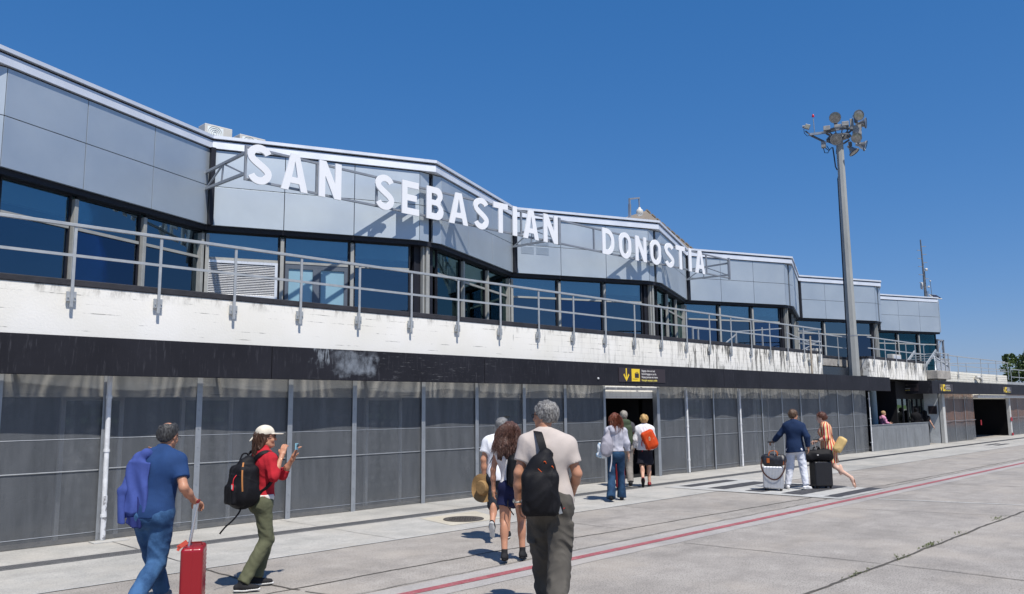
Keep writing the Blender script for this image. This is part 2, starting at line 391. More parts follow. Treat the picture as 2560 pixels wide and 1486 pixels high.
joint([(9.9,9.28),(10.0,7.4)],.014,.04); joint([(21,9.28),(21.2,7)],.02,.04); joint([(27,9.28),(27.2,7)],.02,.04); joint([(20.2,6.2),(20.6,3.8)],.02,.03)
joint([(12.2,9.2),(12.3,7.3)],.012,.05); joint([(7.1,12.4),(7.15,9.32)],.012,.02,.010,mt_jointl); joint([(10.2,12.4),(10.2,9.32)],.012,.02,.010,mt_jointl); joint([(13.6,12.4),(13.6,9.32)],.012,.02,.010,mt_jointl)
joint([(-4,6.9),(20,6.92),(60,6.9)],.02,.03,.009,mt_jointl)
joint([(16.2,6.2),(16.5,5.2),(16.85,3.9)],.07,.02,.006,M('faded white line',(.52,.52,.50),.85,var=.3,scale=20),'faded_white_line')
# weeds in the joint
wm=M('weed leaf',(.10,.12,.04),.8,var=.4,scale=30); b=MB()
for (wx,wy,n,s) in ((8.95,3.70,30,.20),(11.3,3.73,60,.16),(10.25,3.71,30,.12),(14.6,3.78,30,.12),(12.6,3.74,12,.08),(6.9,3.7,10,.1)):
    for i in range(n):
        x=wx+random.gauss(0,s); y=wy+random.gauss(0,.03); a=random.uniform(0,6.28); L=random.uniform(.015,.045); h=random.uniform(.008,.04)
        c=Vector((x,y,.006)); dx=Vector((math.cos(a),math.sin(a),0)); sx=Vector((-dx.y,dx.x,0))*L*.22
        b.add([c,c+dx*L*.5+sx+Vector((0,0,h)),c+dx*L+Vector((0,0,h*.7)),c+dx*L*.5-sx+Vector((0,0,h))],[(0,1,2,3)])
o=obj('weeds',b,wm,fix=False); tag(o,'small green weeds growing in the joint of the apron','weeds',kind='stuff')
# drain grate, manhole
b=MB(); b.box(-5,70,10.93,10.955,.0045,.016); b.box(-5,70,11.165,11.19,.0045,.016)
x=-1.
while x<24:
    b.box(x,x+.013,10.955,11.165,.006,.014); x+=.030
b.box(-1,24,11.03,11.045,.006,.0135); b.box(-1,24,11.10,11.115,.006,.0135)
t=thing('drain_channel','long steel slotted drain grate set in the pale walkway along the building','drain',(5,11.06,0))
obj('grate',b,mt_grate,t); obj('channel',MB().box(-5,70,10.955,11.165,.0042,.0052),mt_black,t)
b=MB().lathe([(0,.010),(.33,.010),(.33,.018),(.30,.018),(.29,.013),(0.0,.014)],(9.12,10.12,0),n=40)
for i in range(-4,5):
    for j in range(-4,5):
        if i*i+j*j<17: b.box(9.12+i*.06-.018,9.12+i*.06+.018,10.12+j*.06-.018,10.12+j*.06+.018,.013,.018)
o=obj('manhole_cover',b,mt_iron); tag(o,'round dark iron manhole cover in a yellowish concrete patch','manhole cover')
# ================================================================ TERMINAL BUILDING
bd=thing('terminal_building','long two-storey airport terminal with zigzag grey metal upper floor and white painted terrace wall','building',(20,13,0))
STEP=9.45; XC=[12.46+STEP*k for k in range(-2,5)]; HF=.34; YV=15.; YC=16.82
poly=[]
for i,xc in enumerate(XC):
    poly+= [(xc-HF,YV),(xc+HF,YV)]
    if i<len(XC)-1: poly.append((xc+STEP/2,YC))
poly=poly[2:]            # start at a concave corner
poly=poly[:-1]; xe=poly[-1][0]
full=poly+[(xe+.01,YV)]
YS=YV-HF*(YC-YV)/(STEP/2-HF); polyR=[]
for i,xc in enumerate(XC):
    polyR.append((xc,YS))
    if i<len(XC)-1: polyR.append((xc+STEP/2,YC))
polyR=polyR[1:]; polyR[-1]=(xe,YV+.05)
# roof edge profile, swept round all the corners
def sw(mb,a,b_,c,d_): return mb.sweep(poly,[(a,c),(b_,c),(b_,d_),(a,d_)])
b=MB(); b.sweep(polyR,[(-.3,7.715),(.075,7.715),(.075,7.785),(-.3,7.80)])
obj('roof_edge_capping',b,mt_cap,bd)
b=MB(); b.sweep(polyR,[(-.25,7.50),(.045,7.50),(.035,7.67),(-.25,7.67)]); obj('roof_edge_band',b,mt_cap,bd)
b=MB(); b.sweep(polyR,[(-.25,7.668),(.0,7.672),(.0,7.713),(-.25,7.71)]); b.sweep(poly,[(-.25,7.40),(-.03,7.40),(-.03,7.51),(-.25,7.51)])
b.sweep(poly,[(-.22,5.70),(-.075,5.70),(-.075,7.45),(-.22,7.45)]); b.sweep(poly,[(-.28,5.69),(-.07,5.69),(-.07,5.79),(-.28,5.79)])
obj('wall_backing',b,mt_dark,bd)
# cladding and windows, facet by facet
def seg_frame(P0,P1):
    P0=Vector((*P0,0));P1=Vector((*P1,0)); t=(P1-P0); L=t.length; t.normalize(); n=Vector((t.y,-t.x,0)); return P0,t,n,L
def fbox(mb,F,s0,s1,o0,o1,z0,z1):
    P0,t,n,L=F; c=P0+t*((s0+s1)/2)+n*((o0+o1)/2); c.z=(z0+z1)/2
    return mb.obox(c,(t,n,(0,0,1)),((s1-s0)/2,abs(o1-o0)/2,(z1-z0)/2))
facets=[]; 
for i in range(len(poly)-1):
    facets.append((seg_frame(poly[i],poly[i+1]),'flat' if abs(poly[i][1]-poly[i+1][1])<1e-6 else ('in' if poly[i+1][1]>poly[i][1] else 'out')))
WIN=thing  # alias
nf=0
for F,kind in facets:
    P0,t,n,L=F
    if kind=='flat':
        b=MB(); s=L/2
        for z0,z1 in ((5.79,6.645),(6.66,7.47)):
            fbox(b,F,.004,s-.065,-.06,0,z0,z1); fbox(b,F,s+.065,L-.004,-.06,0,z0,z1)
        obj('cladding',b,mt_clad,bd)
        b=MB(); fbox(b,F,s-.03,s+.03,-.20,-.12,3.45,7.5); fbox(b,F,.235,s-.055,-.26,-.16,3.45,5.75); fbox(b,F,s+.055,L-.235,-.26,-.16,3.45,5.75)
        obj('corner_column',b,mt_mull,bd,bevel=.006)
        b=MB(); fbox(b,F,0.05,L-.05,-.40,-.27,3.45,5.75); obj('column_backing',b,mt_dark,bd); continue
    b=MB(); g=.007; e0=.05 if kind=='out' else .012; e1=.05 if kind=='in' else .012; nb=3; bw=L/nb
    for k in range(nb):
        s0=k*bw+(e0 if k==0 else g); s1=(k+1)*bw-(e1 if k==nb-1 else g)
        for z0,z1 in ((5.79,6.645),(6.66,7.47)): fbox(b,F,s0,s1,-.06,0,z0,z1)
    obj('cladding',b,mt_clad,bd,bevel=.003)
    # windows, set back
    teal=(nf>=9)
    tz=5.10
    for k in range(nb):
        s0=k*bw+.055; s1=(k+1)*bw-.055
        if k==nb-1 and kind=='out': s1-=.12
        if k==0 and kind=='in': s0+=.12
        if k==0 and kind=='out': s0-=.10
        if k==nb-1 and kind=='in': s1+=.10
        fr=MB(); 
        for (a,c,z0,z1,o) in ((s0,s1,5.665,5.72,.0),(s0,s0+.03,3.45,5.665,-.002),(s1-.03,s1,3.45,5.665,-.002)):
            fbox(fr,F,a,c,-.27+o,-.205+o,z0,z1)
        wo=obj('window',fr,mt_dark,bd)
        tr_=MB(); fbox(tr_,F,s0+.03,s1-.03,-.262,-.20,tz-.03,tz+.025); obj('transom',tr_,mt_mull,wo)
        green=(kind=='in' and P0.x>5); gl_u=mt_teal if teal else (mt_glassug if green else mt_glassu); gl_l=mt_teal if teal else (mt_glassg if green else (mt_glass,mt_glassb)[(k+int(P0.x))%2])
        up_=MB(); fbox(up_,F,s0+.03,s1-.03,-.252,-.244,tz+.03,5.665); obj('pane',up_,gl_u,wo)
        lo_=MB(); special=None
        if abs(P0.x-7.735)<.2 and kind=='out' and k==0: special='louvre'
        if abs(P0.x-7.735)<.2 and kind=='out' and k==1: special='door'
        if special=='louvre':
            fm=MB(); fbox(fm,F,s0+.03,s1-.03,-.30,-.29,3.5,tz-.03); obj('pane',fm,mt_dark,wo)
            fm=MB(); 
            for q in ((s0+.03,s0+.09),(s1-.09,s1-.03)): fbox(fm,F,q[0],q[1],-.22,-.17,4.24,tz-.04)
            fbox(fm,F,s0+.09,s1-.09,-.22,-.17,tz-.10,tz-.04); fbox(fm,F,s0+.09,s1-.09,-.22,-.17,4.24,4.30)
            z=4.31
            while z<tz-.11:
                c=P0+t*((s0+s1)/2)+n*(-.20); c.z=z+.015; ax=(n*.75+Vector((0,0,-1))*.66)
                fm.obox(c,(t,ax,t.cross(ax)),((s1-s0)/2-.09,.024,.003)); z+=.038
            obj('louvre_grille',fm,M('polished grille',(.82,.82,.82),.3,.35,.5,var=.05),bd)  # sky reflection on the slats is put into the pale base colour
        elif special=='door':
            dr=MB(); mm=(s0+s1)/2
            for (a,c,z0,z1) in ((s0+.03,s0+.11,3.45,tz-.03),(s1-.11,s1-.03,3.45,tz-.03),(mm-.09,mm+.09,3.45,tz-.03),(s0+.11,mm-.09,tz-.14,tz-.03),(mm+.09,s1-.11,tz-.14,tz-.03)): fbox(dr,F,a,c,-.26,-.21,z0,z1)
            do=obj('door',dr,M('grey door frame',(.10,.12,.15),.5),bd)
            fm=MB(); fbox(fm,F,s0+.11,mm-.09,-.245,-.238,3.45,tz-.14); fbox(fm,F,mm+.09,s1-.11,-.245,-.238,3.45,tz-.14); obj('curtained_pane',fm,M('curtained pane',(.26,.42,.50),.10,0,.6,var=.08,scale=.8),do)
        else:
            fbox(lo_,F,s0+.03,s1-.03,-.252,-.244,3.45,tz-.03); obj('pane',lo_,gl_l,wo)
        nf+=0
    nf+=1
    b=MB()
    for k in range(nb+1):
        s=k*bw; 
        if (kind=='out' and k==nb) or (kind=='in' and k==0): continue
        wdt=.040 if 0<k<nb else .038; s_=min(max(s,-.03),L+.03); fbox(b,F,s_-wdt,s_+wdt,-.30,-.13,3.45,5.62)
    obj('mullion',b,mt_mull,bd,bevel=.006)
# corner dark recess strips at the inner corners
b=MB()
for i in range(len(XC)-1):
    x=XC[i]+STEP/2; b.box(x-.05,x+.05,YC-.12,YC-.04,5.78,7.5) if i==2 else b.box(x-.05,x+.05,YC-.12,YC-.04,5.78,7.5)
obj('corner_gap',b,mt_dark,bd)
# vent grilles on the fourth facet
Fd=[F for F,k in facets if k=='out' and abs(F[0].x-17.185)<.2][0]; b=MB()
for s0 in (.25,.75):
    for z0 in (6.40,6.695):
        for q in range(7): fbox(b,Fd,s0,s0+.42,0.001,.010,z0+q*.033,z0+q*.033+.018)
obj('vent_grille',b,mt_clad,bd)
# interior: bulkhead boards, ceiling, floor, back wall
b=MB(); b.sweep(poly,[(-.62,5.36),(-.52,5.36),(-.52,5.78),(-.62,5.78)]); obj('bulkhead',b,mt_bulk,bd)
xl=poly[0][0]
b=MB()
for i in range(26):
    for j in range(2): b.box(1.+i*1.9,1.9+i*1.9,17.4+j*1.8,17.7+j*1.8,5.76,5.795)
obj('ceiling_light_panel',b,mt_cap,bd)
b=MB(); rp=[(p[0],p[1]+.35) for p in poly]; nn=len(rp); b.add([(x,y,5.80) for x,y in rp]+[(x,27,5.80) for x,y in rp],[(i,i+1,nn+i+1,nn+i) for i in range(nn-1)]); obj('ceiling',b,mt_floor_in,bd)
b=MB().box(xl,xe,22,22.2,3.4,5.78); b.box(xl-.2,xl,16.9,27,3.4,7.6); b.box(xl,xe,27,27.2,0,7.7); obj('back_wall',b,mt_back,bd)
b=MB().box(xe-.06,xe+.06,15.0,27,5.79,7.6); obj('end_cladding',b,mt_clad,bd)
# roof deck
b=MB(); rp=[(p[0],p[1]+.15) for p in poly]; vs=[(x,y,7.72) for x,y in rp]+[(x,27.3,7.72) for x,y in rp]; nn=len(rp)
b.add(vs,[(i,i+1,nn+i+1,nn+i) for i in range(nn-1)]); obj('roof_deck',b,mt_strip,bd)
# terrace wall and slab
b=MB().box(-4,28.38,12.5,12.78,2.0,3.57); b.box(28.0,28.38,12.49,12.9,2.0,3.76)
b.box(32.63,39.15,12.5,12.78,2.80,3.57); obj('terrace_wall',b,mt_wall,bd,bevel=.008)
b=MB().box(28.38,32.63,13.3,13.5,3.27,3.56); b.box(32.63,32.9,12.79,13.3,2.80,3.56); obj('recess_beam',b,mt_greyconc,bd)
b=MB().box(28.38,32.63,13.42,13.46,0,3.27); rw=obj('recess_window',b,mt_glassd,bd)
b=MB(); 
for x in (29.6,30.6,31.6,32.45): b.box(x,x+.06,13.36,13.415,0,3.27)
obj('frame',b,mt_dark,rw)
b=MB().box(-4,28.39,12.485,12.95,3.572,3.665); b.box(28.38,32.63,13.28,13.6,3.565,3.655); b.box(32.62,39.17,12.485,12.95,3.572,3.665); obj('membrane_coping',b,mt_strip,bd,bevel=.01)
b=MB().box(-4,28.2,12.9,27,3.25,3.42); b.box(28.2,39.2,13.6,27,3.25,3.42); b.box(39.2,52.3,12.8,27,3.0,3.12); obj('terrace_slab',b,mt_floor_in,bd)
b=MB().box(41.8,52.3,12.5,12.8,2.0,3.30)
for i in range(6): b.box(41.8,52.3,12.485,12.5,2.62+i*.115,2.62+i*.115+.095)
obj('far_terrace_wall',b,M('white weatherboard',(.76,.73,.64),.75,var=.12,scale=2,stretch=(1,1,4)),bd)
b=MB().box(39.17,41.0,12.05,12.5,2.88,3.26); b.box(39.3,40.8,12.2,12.5,2.79,2.88); obj('stair_landing',b,mt_greyconc,bd,bevel=.02)
b=MB().box(40.0,40.2,12.0,12.2,2.7,3.15); 
# ground floor: dark wall with glazed doors behind the screen
b=MB().box(-4,15.6,13.0,13.1,0,3.2); b.box(18.15,32.2,13.0,13.1,0,3.2); obj('ground_floor_wall',b,M('dark glazing wall',(.02,.024,.032),.25,0,.6,var=.3,scale=1),bd)
for x0,x1 in ((3.88,4.75),(5.63,6.5),(9.17,10.03),(12.63,13.48),(20.2,21.1),(24.2,25.1)):
    b=MB(); b.box(x0,x0+.06,12.93,12.995,0,2.04); b.box(x1-.06,x1,12.93,12.995,0,2.04); b.box(x0+.06,x1-.06,12.93,12.995,1.96,2.04); do=obj('glazed_door',b,mt_cap,bd)
    b=MB().box(x0+.06,x1-.06,12.96,12.97,.02,1.96); obj('pane',b,mt_glassd,do)
# entrance passage (unlit)
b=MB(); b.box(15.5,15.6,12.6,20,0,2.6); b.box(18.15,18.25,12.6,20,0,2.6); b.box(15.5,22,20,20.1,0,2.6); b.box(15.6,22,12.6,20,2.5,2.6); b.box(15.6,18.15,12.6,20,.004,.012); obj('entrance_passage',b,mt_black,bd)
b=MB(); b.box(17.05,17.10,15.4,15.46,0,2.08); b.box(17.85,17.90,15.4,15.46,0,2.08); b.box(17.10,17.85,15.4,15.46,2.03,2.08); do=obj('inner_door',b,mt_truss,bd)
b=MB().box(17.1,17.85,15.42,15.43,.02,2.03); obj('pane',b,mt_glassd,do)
b=MB().box(15.78,17.97,12.36,12.44,2.20,2.29); obj('door_track',b,mt_pipe,bd,bevel=.01)
b=MB().box(15.72,15.80,12.38,12.50,0,2.30); b.box(17.93,18.05,12.36,12.50,0,2.30); obj('door_post',b,mt_galv,bd,bevel=.008)
# recess behind the low wall: dark glass front and side wall
b=MB().box(32.2,37.0,14.4,14.44,0,2.75); obj('shopfront_glass',b,mt_glassd,bd); b=MB().box(37.0,40.35,13.1,13.12,.0,2.0); rw=obj('shopfront_glass',b,mt_glassm,bd); b=MB().box(37.0,40.35,13.1,13.3,2.0,2.75); b.box(36.94,37.0,13.1,14.4,0,2.75); obj('shopfront_head',b,mt_black,bd); obj('pillar',MB().tube([(35.9,13.7,0),(35.9,13.7,2.8)],.16,14),M('pale blue pillar',(.30,.38,.40),.5),bd,smooth=True)
b=MB()
for x in (37.6,38.2,38.8,39.4,40.0): b.box(x,x+.035,13.06,13.095,0,2.0)
for x in (33.2,34.4,35.6): b.box(x,x+.05,14.33,14.395,0,2.6)
obj('frame',b,mt_dark,rw)
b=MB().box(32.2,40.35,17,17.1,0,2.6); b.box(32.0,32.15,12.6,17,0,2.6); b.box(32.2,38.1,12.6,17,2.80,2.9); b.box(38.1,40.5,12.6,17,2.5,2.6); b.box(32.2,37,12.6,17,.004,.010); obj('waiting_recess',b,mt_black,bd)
b=MB().box(40.36,40.5,12.5,17,0,2.7); obj('side_wall',b,M('whitewashed wall',(.50,.53,.55),.8,var=.18,scale=3),bd)
b=MB().box(40.33,40.36,12.56,12.92,1.32,1.68); obj('notice_board',b,mt_signb,bd)
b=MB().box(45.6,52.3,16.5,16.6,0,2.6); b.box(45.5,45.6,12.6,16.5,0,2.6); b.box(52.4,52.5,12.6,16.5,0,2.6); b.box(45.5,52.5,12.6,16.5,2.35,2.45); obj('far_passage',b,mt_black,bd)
b=MB().box(52.5,62,12.95,13.05,0,3.0); b.box(40.5,45.5,12.95,13.05,0,3.0); obj('far_ground_wall',b,M('far dark wall',(.03,.03,.035),.5),bd)
b=MB()
for x in (46.4,47.6,49.0,50.4): b.box(x,x+.12,14.5,14.6,0,2.3)
obj('passage_frame',b,mt_galv,bd)
b=MB().box(45.5,62,12.2,12.45,2.05,2.20); obj('far_door_beam',b,mt_pipe,bd,bevel=.02)
b=MB().box(40.36,40.68,12.3,12.46,0,2.25); b.box(51.5,51.75,12.3,12.46,0,2.1); obj('door_post',b,M('pale door post',(.48,.48,.46),.7,var=.1),bd,bevel=.01)
b=MB().box(51.48,51.77,12.27,12.29,.80,1.0); b.box(51.48,51.77,12.27,12.29,.02,.16); b.box(45.9,46.0,12.27,12.3,.7,.95); obj('red_marker',b,M('red marker',(.35,.02,.03),.6),bd)
# hipped roof behind
hr=thing('control_block_roof','low hipped brown tiled roof rising behind the grey terminal parapet','roof',(32,22,7.7))
b=MB().add([(22.6,22,7.85),(24.7,17.4,7.85),(40.6,22,7.85),(38,30,7.85),(25,30,7.85),(31.55,22,11.02)],[(0,1,5),(1,2,5),(2,3,5),(3,4,5),(4,0,5)]); obj('tiles',b,mt_tile,hr)
b=MB(); A=Vector((31.55,22,11.0));B_=Vector((40.6,22,7.86))
for i in range(22):
    p=A.lerp(B_,i/22); b.bar(p+Vector((0,0,.05)),A.lerp(B_,(i+.7)/22)+Vector((0,0,.04)),.10,.07)
obj('ridge_tile',b,mt_tile,hr)
# ================================================================ CANOPY FASCIA
def fascia(name,label,segs):
    t=thing(name,label,'fascia',(segs[0][0],12,0))
    for (x0,x1,y0,y1,z0,z1) in segs: obj('fascia_board',MB().box(x0,x1,y0,y1,z0,z1),mt_fascia,t,bevel=.006)
    return t
js=[-3.,1.9,6.66,11.38,16.1,20.72,22.8,27.5,33.3]
t=fascia('canopy_fascia','long black fascia board running above the perforated screens and the first entrance',[(a+.006,b_-.006,11.99,12.07,2.29,2.82) for a,b_ in zip(js[:-1],js[1:])])
b=MB(); x=.24
while x<33:
    b.box(x-.03,x+.03,12.07,12.5,2.66,2.76); x+=2.82
obj('bracket',b,mt_dark,t)
t2=fascia('canopy_fascia','short dark fascia facing left beside the open recess, with the first yellow luggage sign',[(38.12,38.2,12.075,14.3,2.22,2.79)])
t3=fascia('canopy_fascia','far black fascia board beyond the recess, above the rusty panels',[(38.12,41.0,11.99,12.07,2.22,2.78),(41.03,47,11.992,12.07,2.22,2.78),(47.02,62,11.99,12.07,2.22,2.78)])
# ================================================================ PERFORATED SCREENS
def sheet_y(x,z,x0,x1,amp,ph,y=12.44):
    k=1.9 if x>17 else 2.6; return y-.012-amp*(.85*math.sin(2*math.pi*x/k+1.1*mnoise.noise((x*.35,0,3)))+.5*mnoise.noise((x*1.1,z*.9,4))+.25*math.sin(4*math.pi*x/k))
def wavy(x0,x1,z0,z1,amp,ph,y=12.44,nx=14,nz=22):
    vs=[];fs=[]
    for j in range(nz+1):
        z=z0+(z1-z0)*j/nz
        for i in range(nx+1):
            x=x0+(x1-x0)*i/nx; vs.append((x,sheet_y(x,z,x0,x1,amp,ph,y),z))
    for j in range(nz):
        for i in range(nx):
            a=j*(nx+1)+i; fs.append((a,a+1,a+nx+2,a+nx+1))
    return MB().add(vs,fs)
PX=[1.6,2.95,4.30,5.67,7.25,8.54,10.13,11.54,12.95,14.31,15.75,None,18.02,19.30,20.77,22.15,23.62,24.95,26.29,27.73,29.21,30.56,31.98]
words={1.6:'cut off by the left edge of the picture',2.95:'leftmost in view, beside the white downpipe',4.30:'just right of the first white downpipe',5.67:'second right of the first downpipe, behind the red suitcase handle',7.25:'behind the woman taking a picture',8.54:'between the picture-taking woman and the middle of the wall',10.13:'above the round manhole cover',11.54:'behind the man in the white shirt',12.95:'behind the long-haired woman',14.31:'immediately left of the first entrance',18.02:'immediately right of the first entrance',19.30:'between the two thin white pipes right of the entrance, first',20.77:'between the two thin white pipes right of the entrance, second',22.15:'just right of the second thin white pipe past the entrance',23.62:'left of the silver suitcase',24.95:'above the silver suitcase',26.29:'behind the man in the navy blazer',27.73:'behind the woman in the striped dress',29.21:'behind the yellow basket bag',30.56:'last before the low grey wall'}
for a,c in zip(PX[:-1],PX[1:]):
    if a is None or c is None: continue
    far=a>18
    lab='grey perforated metal screen panel, '+words.get(a,'at the far left end of the wall')
    t=thing('screen_panel',lab,'screen panel',(a,12.44,0),0,'perforated metal screen panels along the ground floor')
    amp=(.030 if far else (.019 if a>4 else .034))
    ph=rng.uniform(0,1)
    ztop=2.72
    obj('perforated_sheet',wavy(a+.01,c-.01,.015,ztop,amp,ph),mt_perf,t,smooth=True)
    b=MB(); w_=.045 if not far else .026
    b.box(a-w_,a+w_,12.385,12.398,0.0,2.68)
    obj('cover_strip',b,mt_galv,t,bevel=.003)
    if not far:
        b=MB()
        for z in np.arange(.12,2.3,.28): b.lathe([(.0,-.006),(.010,-.006),(.010,0)],(a,12.385,z),(0,1,0),8)
        obj('bolt',b,mt_truss,t)
    z_=.985+rng.uniform(-.012,.012); b=MB().tube([(x,sheet_y(x,z_,a+.01,c-.01,amp,ph)-.006,z_) for x in np.linspace(a+w_,c-w_,9)],.0095,6); obj('rail',b,mt_galv,t)
    b=MB()
    for z_ in (1.42,.13): b.tube([(x,sheet_y(x,z_,a+.01,c-.01,amp,ph)-.001,z_) for x in np.linspace(a+w_,c-w_,9)],.005,5)
    obj('seam',b,mt_galv,t)
for a,c,lab,rz0 in ((40.68,42.3,'rusty perforated screen panel beside the pale post right of the recess',0),(42.3,43.9,'rusty perforated screen panel, middle one right of the recess',0),(43.9,45.5,'rusty perforated screen panel at the left edge of the far opening',0),(51.8,53.6,'brown rusty screen panel just right of the far opening',0),(53.6,58,'rusty screen panel at the right edge of the picture',0)):
    t=thing('screen_panel',lab,'screen panel',(a,12.44,0),0,'perforated metal screen panels along the ground floor')
    obj('perforated_sheet',wavy(a+.01,c-.01,.015,2.55,.018,rng.uniform(0,1)),mt_rust,t,smooth=True)
    b=MB().box(a-.02,a+.02,12.39,12.40,0,2.5); obj('cover_strip',b,mt_galv,t); b=MB(); b.bar((a+.02,12.39,.98),(c-.02,12.39,.98),.018); obj('rail',b,mt_galv,t)
# low wall
t=thing('low_wall','low solid grey metal-clad wall in front of the dark waiting recess','wall',(35,12.35,0))
b=MB(); xs=[32.05,33.2,34.5,35.7,36.6,37.5,38.4]
for a,c in zip(xs[:-1],xs[1:]): b.box(a+.008,c-.008,12.33,12.40,0,.80)
b.box(32.05,38.4,12.345,12.40,.8,.98); obj('panels',b,M('grey sheet panel',(.24,.25,.255),.5,.35,.4,var=.25,scale=3,stretch=(1,1,.4)),t,bevel=.004)
b=MB().box(32.03,38.42,12.32,12.42,.981,1.0); b.box(33.17,33.20,12.315,12.33,0,.8); b.box(35.68,35.71,12.315,12.33,0,.8); obj('trim',b,mt_galv,t)
# downpipes
def pipe(x,top,lab,rad=.028,rust=False):
    t=thing('downpipe',lab,'pipe',(x,12.33,0),0,'thin white pipes fixed to the screen wall')
    obj('pipe',MB().tube([(x,12.33,.02),(x-.01,12.33,1.2),(x-.02,12.33,top)],rad,10),mt_pipe,t,smooth=True)
    b=MB()
    for z in (.35,1.25,2.0): b.lathe([(rad,-.02),(rad+.008,-.02),(rad+.008,.02),(rad,.02)],(x-.01*z/1.2,12.33,z),n=10); b.box(x-.01,x+.01,12.33,12.4,z-.01,z+.01)
    obj('collar',b,mt_pipe,t)
    if rust:
        b=MB().tube([(x+.002,12.329,.03),(x,12.329,.62)],rad+.002,10); obj('chipped_base',b,RUSTP,t,smooth=True)
def rustp():
    g=G('chipped pipe paint'); k=g.ramp(g.noise(14,5),.45,.55); return g.done(g.mix(k,(.62,.63,.65),(.22,.22,.23)),.6,0,.4)
RUSTP=rustp()
pipe(4.33,2.30,'thick white downpipe with chipped paint at the far left of the screen wall',.035,True)
pipe(19.30,2.28,'thin white pipe, first one right of the entrance'); pipe(22.17,2.28,'thin white pipe, second one right of the entrance')
pipe(31.97,2.26,'thin white pipe where the screens end at the low wall',.022)
o=obj('pipe_footing',MB().box(4.15,4.62,12.12,12.34,.005,.016),mt_white_bar); tag(o,'small pale concrete patch at the foot of the white downpipe','footing')
# ================================================================ RAILINGS
def railing(label,path,posts,ztop=4.44,zmid=4.0,zb=3.26,br=True):
    t=thing('railing',label,'railing',(path[0][0],path[0][1],3.5))
    b=MB()
    for a,c in zip(path[:-1],path[1:]): b.bar((*a,ztop),(*c,ztop),.05,.045)
    obj('top_rail',b,mt_rail,t,bevel=.004)
    b=MB()
    for a,c in zip(path[:-1],path[1:]): b.bar((*a,zmid),(*c,zmid),.022,.04)
    obj('middle_rail',b,mt_rail,t)
    for (x,y) in posts:
        b=MB().box(x-.021,x+.021,y-.012,y+.012,zb,ztop-.022)
        if br:
            b.box(x-.065,x+.065,y+.013,y+.045,zb+.085,zb+.225)
            for dx in (-.045,.045): b.box(x+dx-.008,x+dx+.008,y-.002,y+.013,zb+.13,zb+.15)
        obj('post',b,mt_rail,t,bevel=.003)
    return t
px_=[3.77+1.216*k for k in range(-4,21)]
railing('long grey steel railing along the top of the white terrace wall',[(-1.5,12.43),(28.25,12.43)],[(x,12.43) for x in px_ if x<28.4])
railing('short grey railing returning round the end of the long terrace wall',[(28.25,12.46),(28.25,13.25),(32.4,13.25)],[(28.25,13.1),(30.1,13.25),(31.6,13.25)])
railing('grey railing on the second white wall right of the floodlight mast',[(32.45,12.43),(39.0,12.43)],[(33.02,12.43),(34.21,12.43),(35.4,12.43),(36.58,12.43),(37.7,12.43),(38.8,12.43)],4.40,3.97)
railing('thin grey railing above the far white boarded wall',[(41.6,12.43),(51.9,12.43)],[(43.5,12.43),(47.3,12.43),(50.1,12.43)],4.05,3.60,2.95)
railing('far railing with closely set posts behind the boarded wall',[(42.,15.6),(51.5,15.6),(54.5,12.9)],[(42+1.0*k,15.6) for k in range(10)]+[(52.6,14.6),(53.6,13.7),(54.4,12.9)],4.1,3.6,3.1,False)
railing('farthest railing in front of the tree',[(55,12.9),(75,12.9)],[(55+1.8*k,12.9) for k in range(11)],3.75,3.3,2.9,False)
o=obj('far_terrace_block',MB().box(52.3,78,12.9,20,2.4,3.0),M('grey far slab',(.36,.37,.38),.8)); tag(o,'plain grey terrace slab at the far right end of the terminal','wall')
# sloping access rails on the terrace (white) 
t=thing('ramp_railing','white and grey sloping handrail of a ramp on the terrace behind the long railing','railing',(23,13.6,3.4))
b=MB(); b.bar((21.6,13.5,4.15),(24.2,13.5,4.2),.035); b.bar((24.2,13.5,4.2),(27.4,13.5,4.5),.035)
b.bar((21.6,13.5,4.15),(21.6,13.5,3.4),.04); b.bar((21.9,13.5,4.15),(21.9,13.5,3.4),.04)
b.bar((22.8,13.5,3.45),(24.2,13.5,4.1),.03); b.bar((24.2,13.5,4.2),(24.2,13.5,3.4),.05); b.bar((26,13.5,4.45),(26,13.5,3.4),.04); b.bar((28,13.6,4.4),(31,13.9,4.1),.035); b.bar((29,13.9,3.6),(31.4,13.9,4.3),.035)
obj('rails',b,mt_rail,t)
# external stair
t=thing('metal_stair','grey steel stair and landing rails with white balusters by the end of the facade','stair',(41,13,3))
b=MB()
for k in range(9): b.box(41.2+k*.26,41.44+k*.26,13.4,14.4,3.18+.13*k,3.21+.13*k)
for s_ in (13.4,14.4): b.bar((41.1,s_,3.2),(43.6,s_,4.4),.05,.12)
obj('flight',b,mt_rail,t)
b=MB()
for x in (39.3,39.9,40.5,41.0): b.box(x-.02,x+.02,12.08,12.12,3.26,4.05)
for z in (3.65,4.05): b.bar((39.2,12.1,z),(41.1,12.1,z),.04)
b.bar((40.0,12.3,3.3),(41.6,12.9,4.05),.05); b.bar((41.0,12.1,3.45),(41.7,12.9,4.0),.05); b.bar((41.2,12.9,3.9),(44.0,12.9,3.95),.05)
obj('rail',b,mt_rail,t)
b=MB()
for k in range(13): b.box(41.75+k*.17,41.79+k*.17,12.88,12.92,3.3,3.93)
b.bar((41.1,12.7,3.3),(41.8,12.9,3.95),.06)
obj('baluster',b,mt_cap,t)
b=MB()
for x,y in ((51.1,15.6),(52.1,15.6),(53.0,16.6)): b.box(x-.05,x+.05,y-.05,y+.05,3.1,5.5)
b.box(51.0,52.2,15.55,15.65,5.42,5.5); b.box(51.0,52.2,15.55,15.65,4.5,4.56); b.bar((50.6,15.6,4.3),(51.7,15.6,5.4),.05); b.bar((50.6,15.6,3.9),(51.9,15.6,5.1),.03)
obj('cage_frame',b,mt_truss,t)
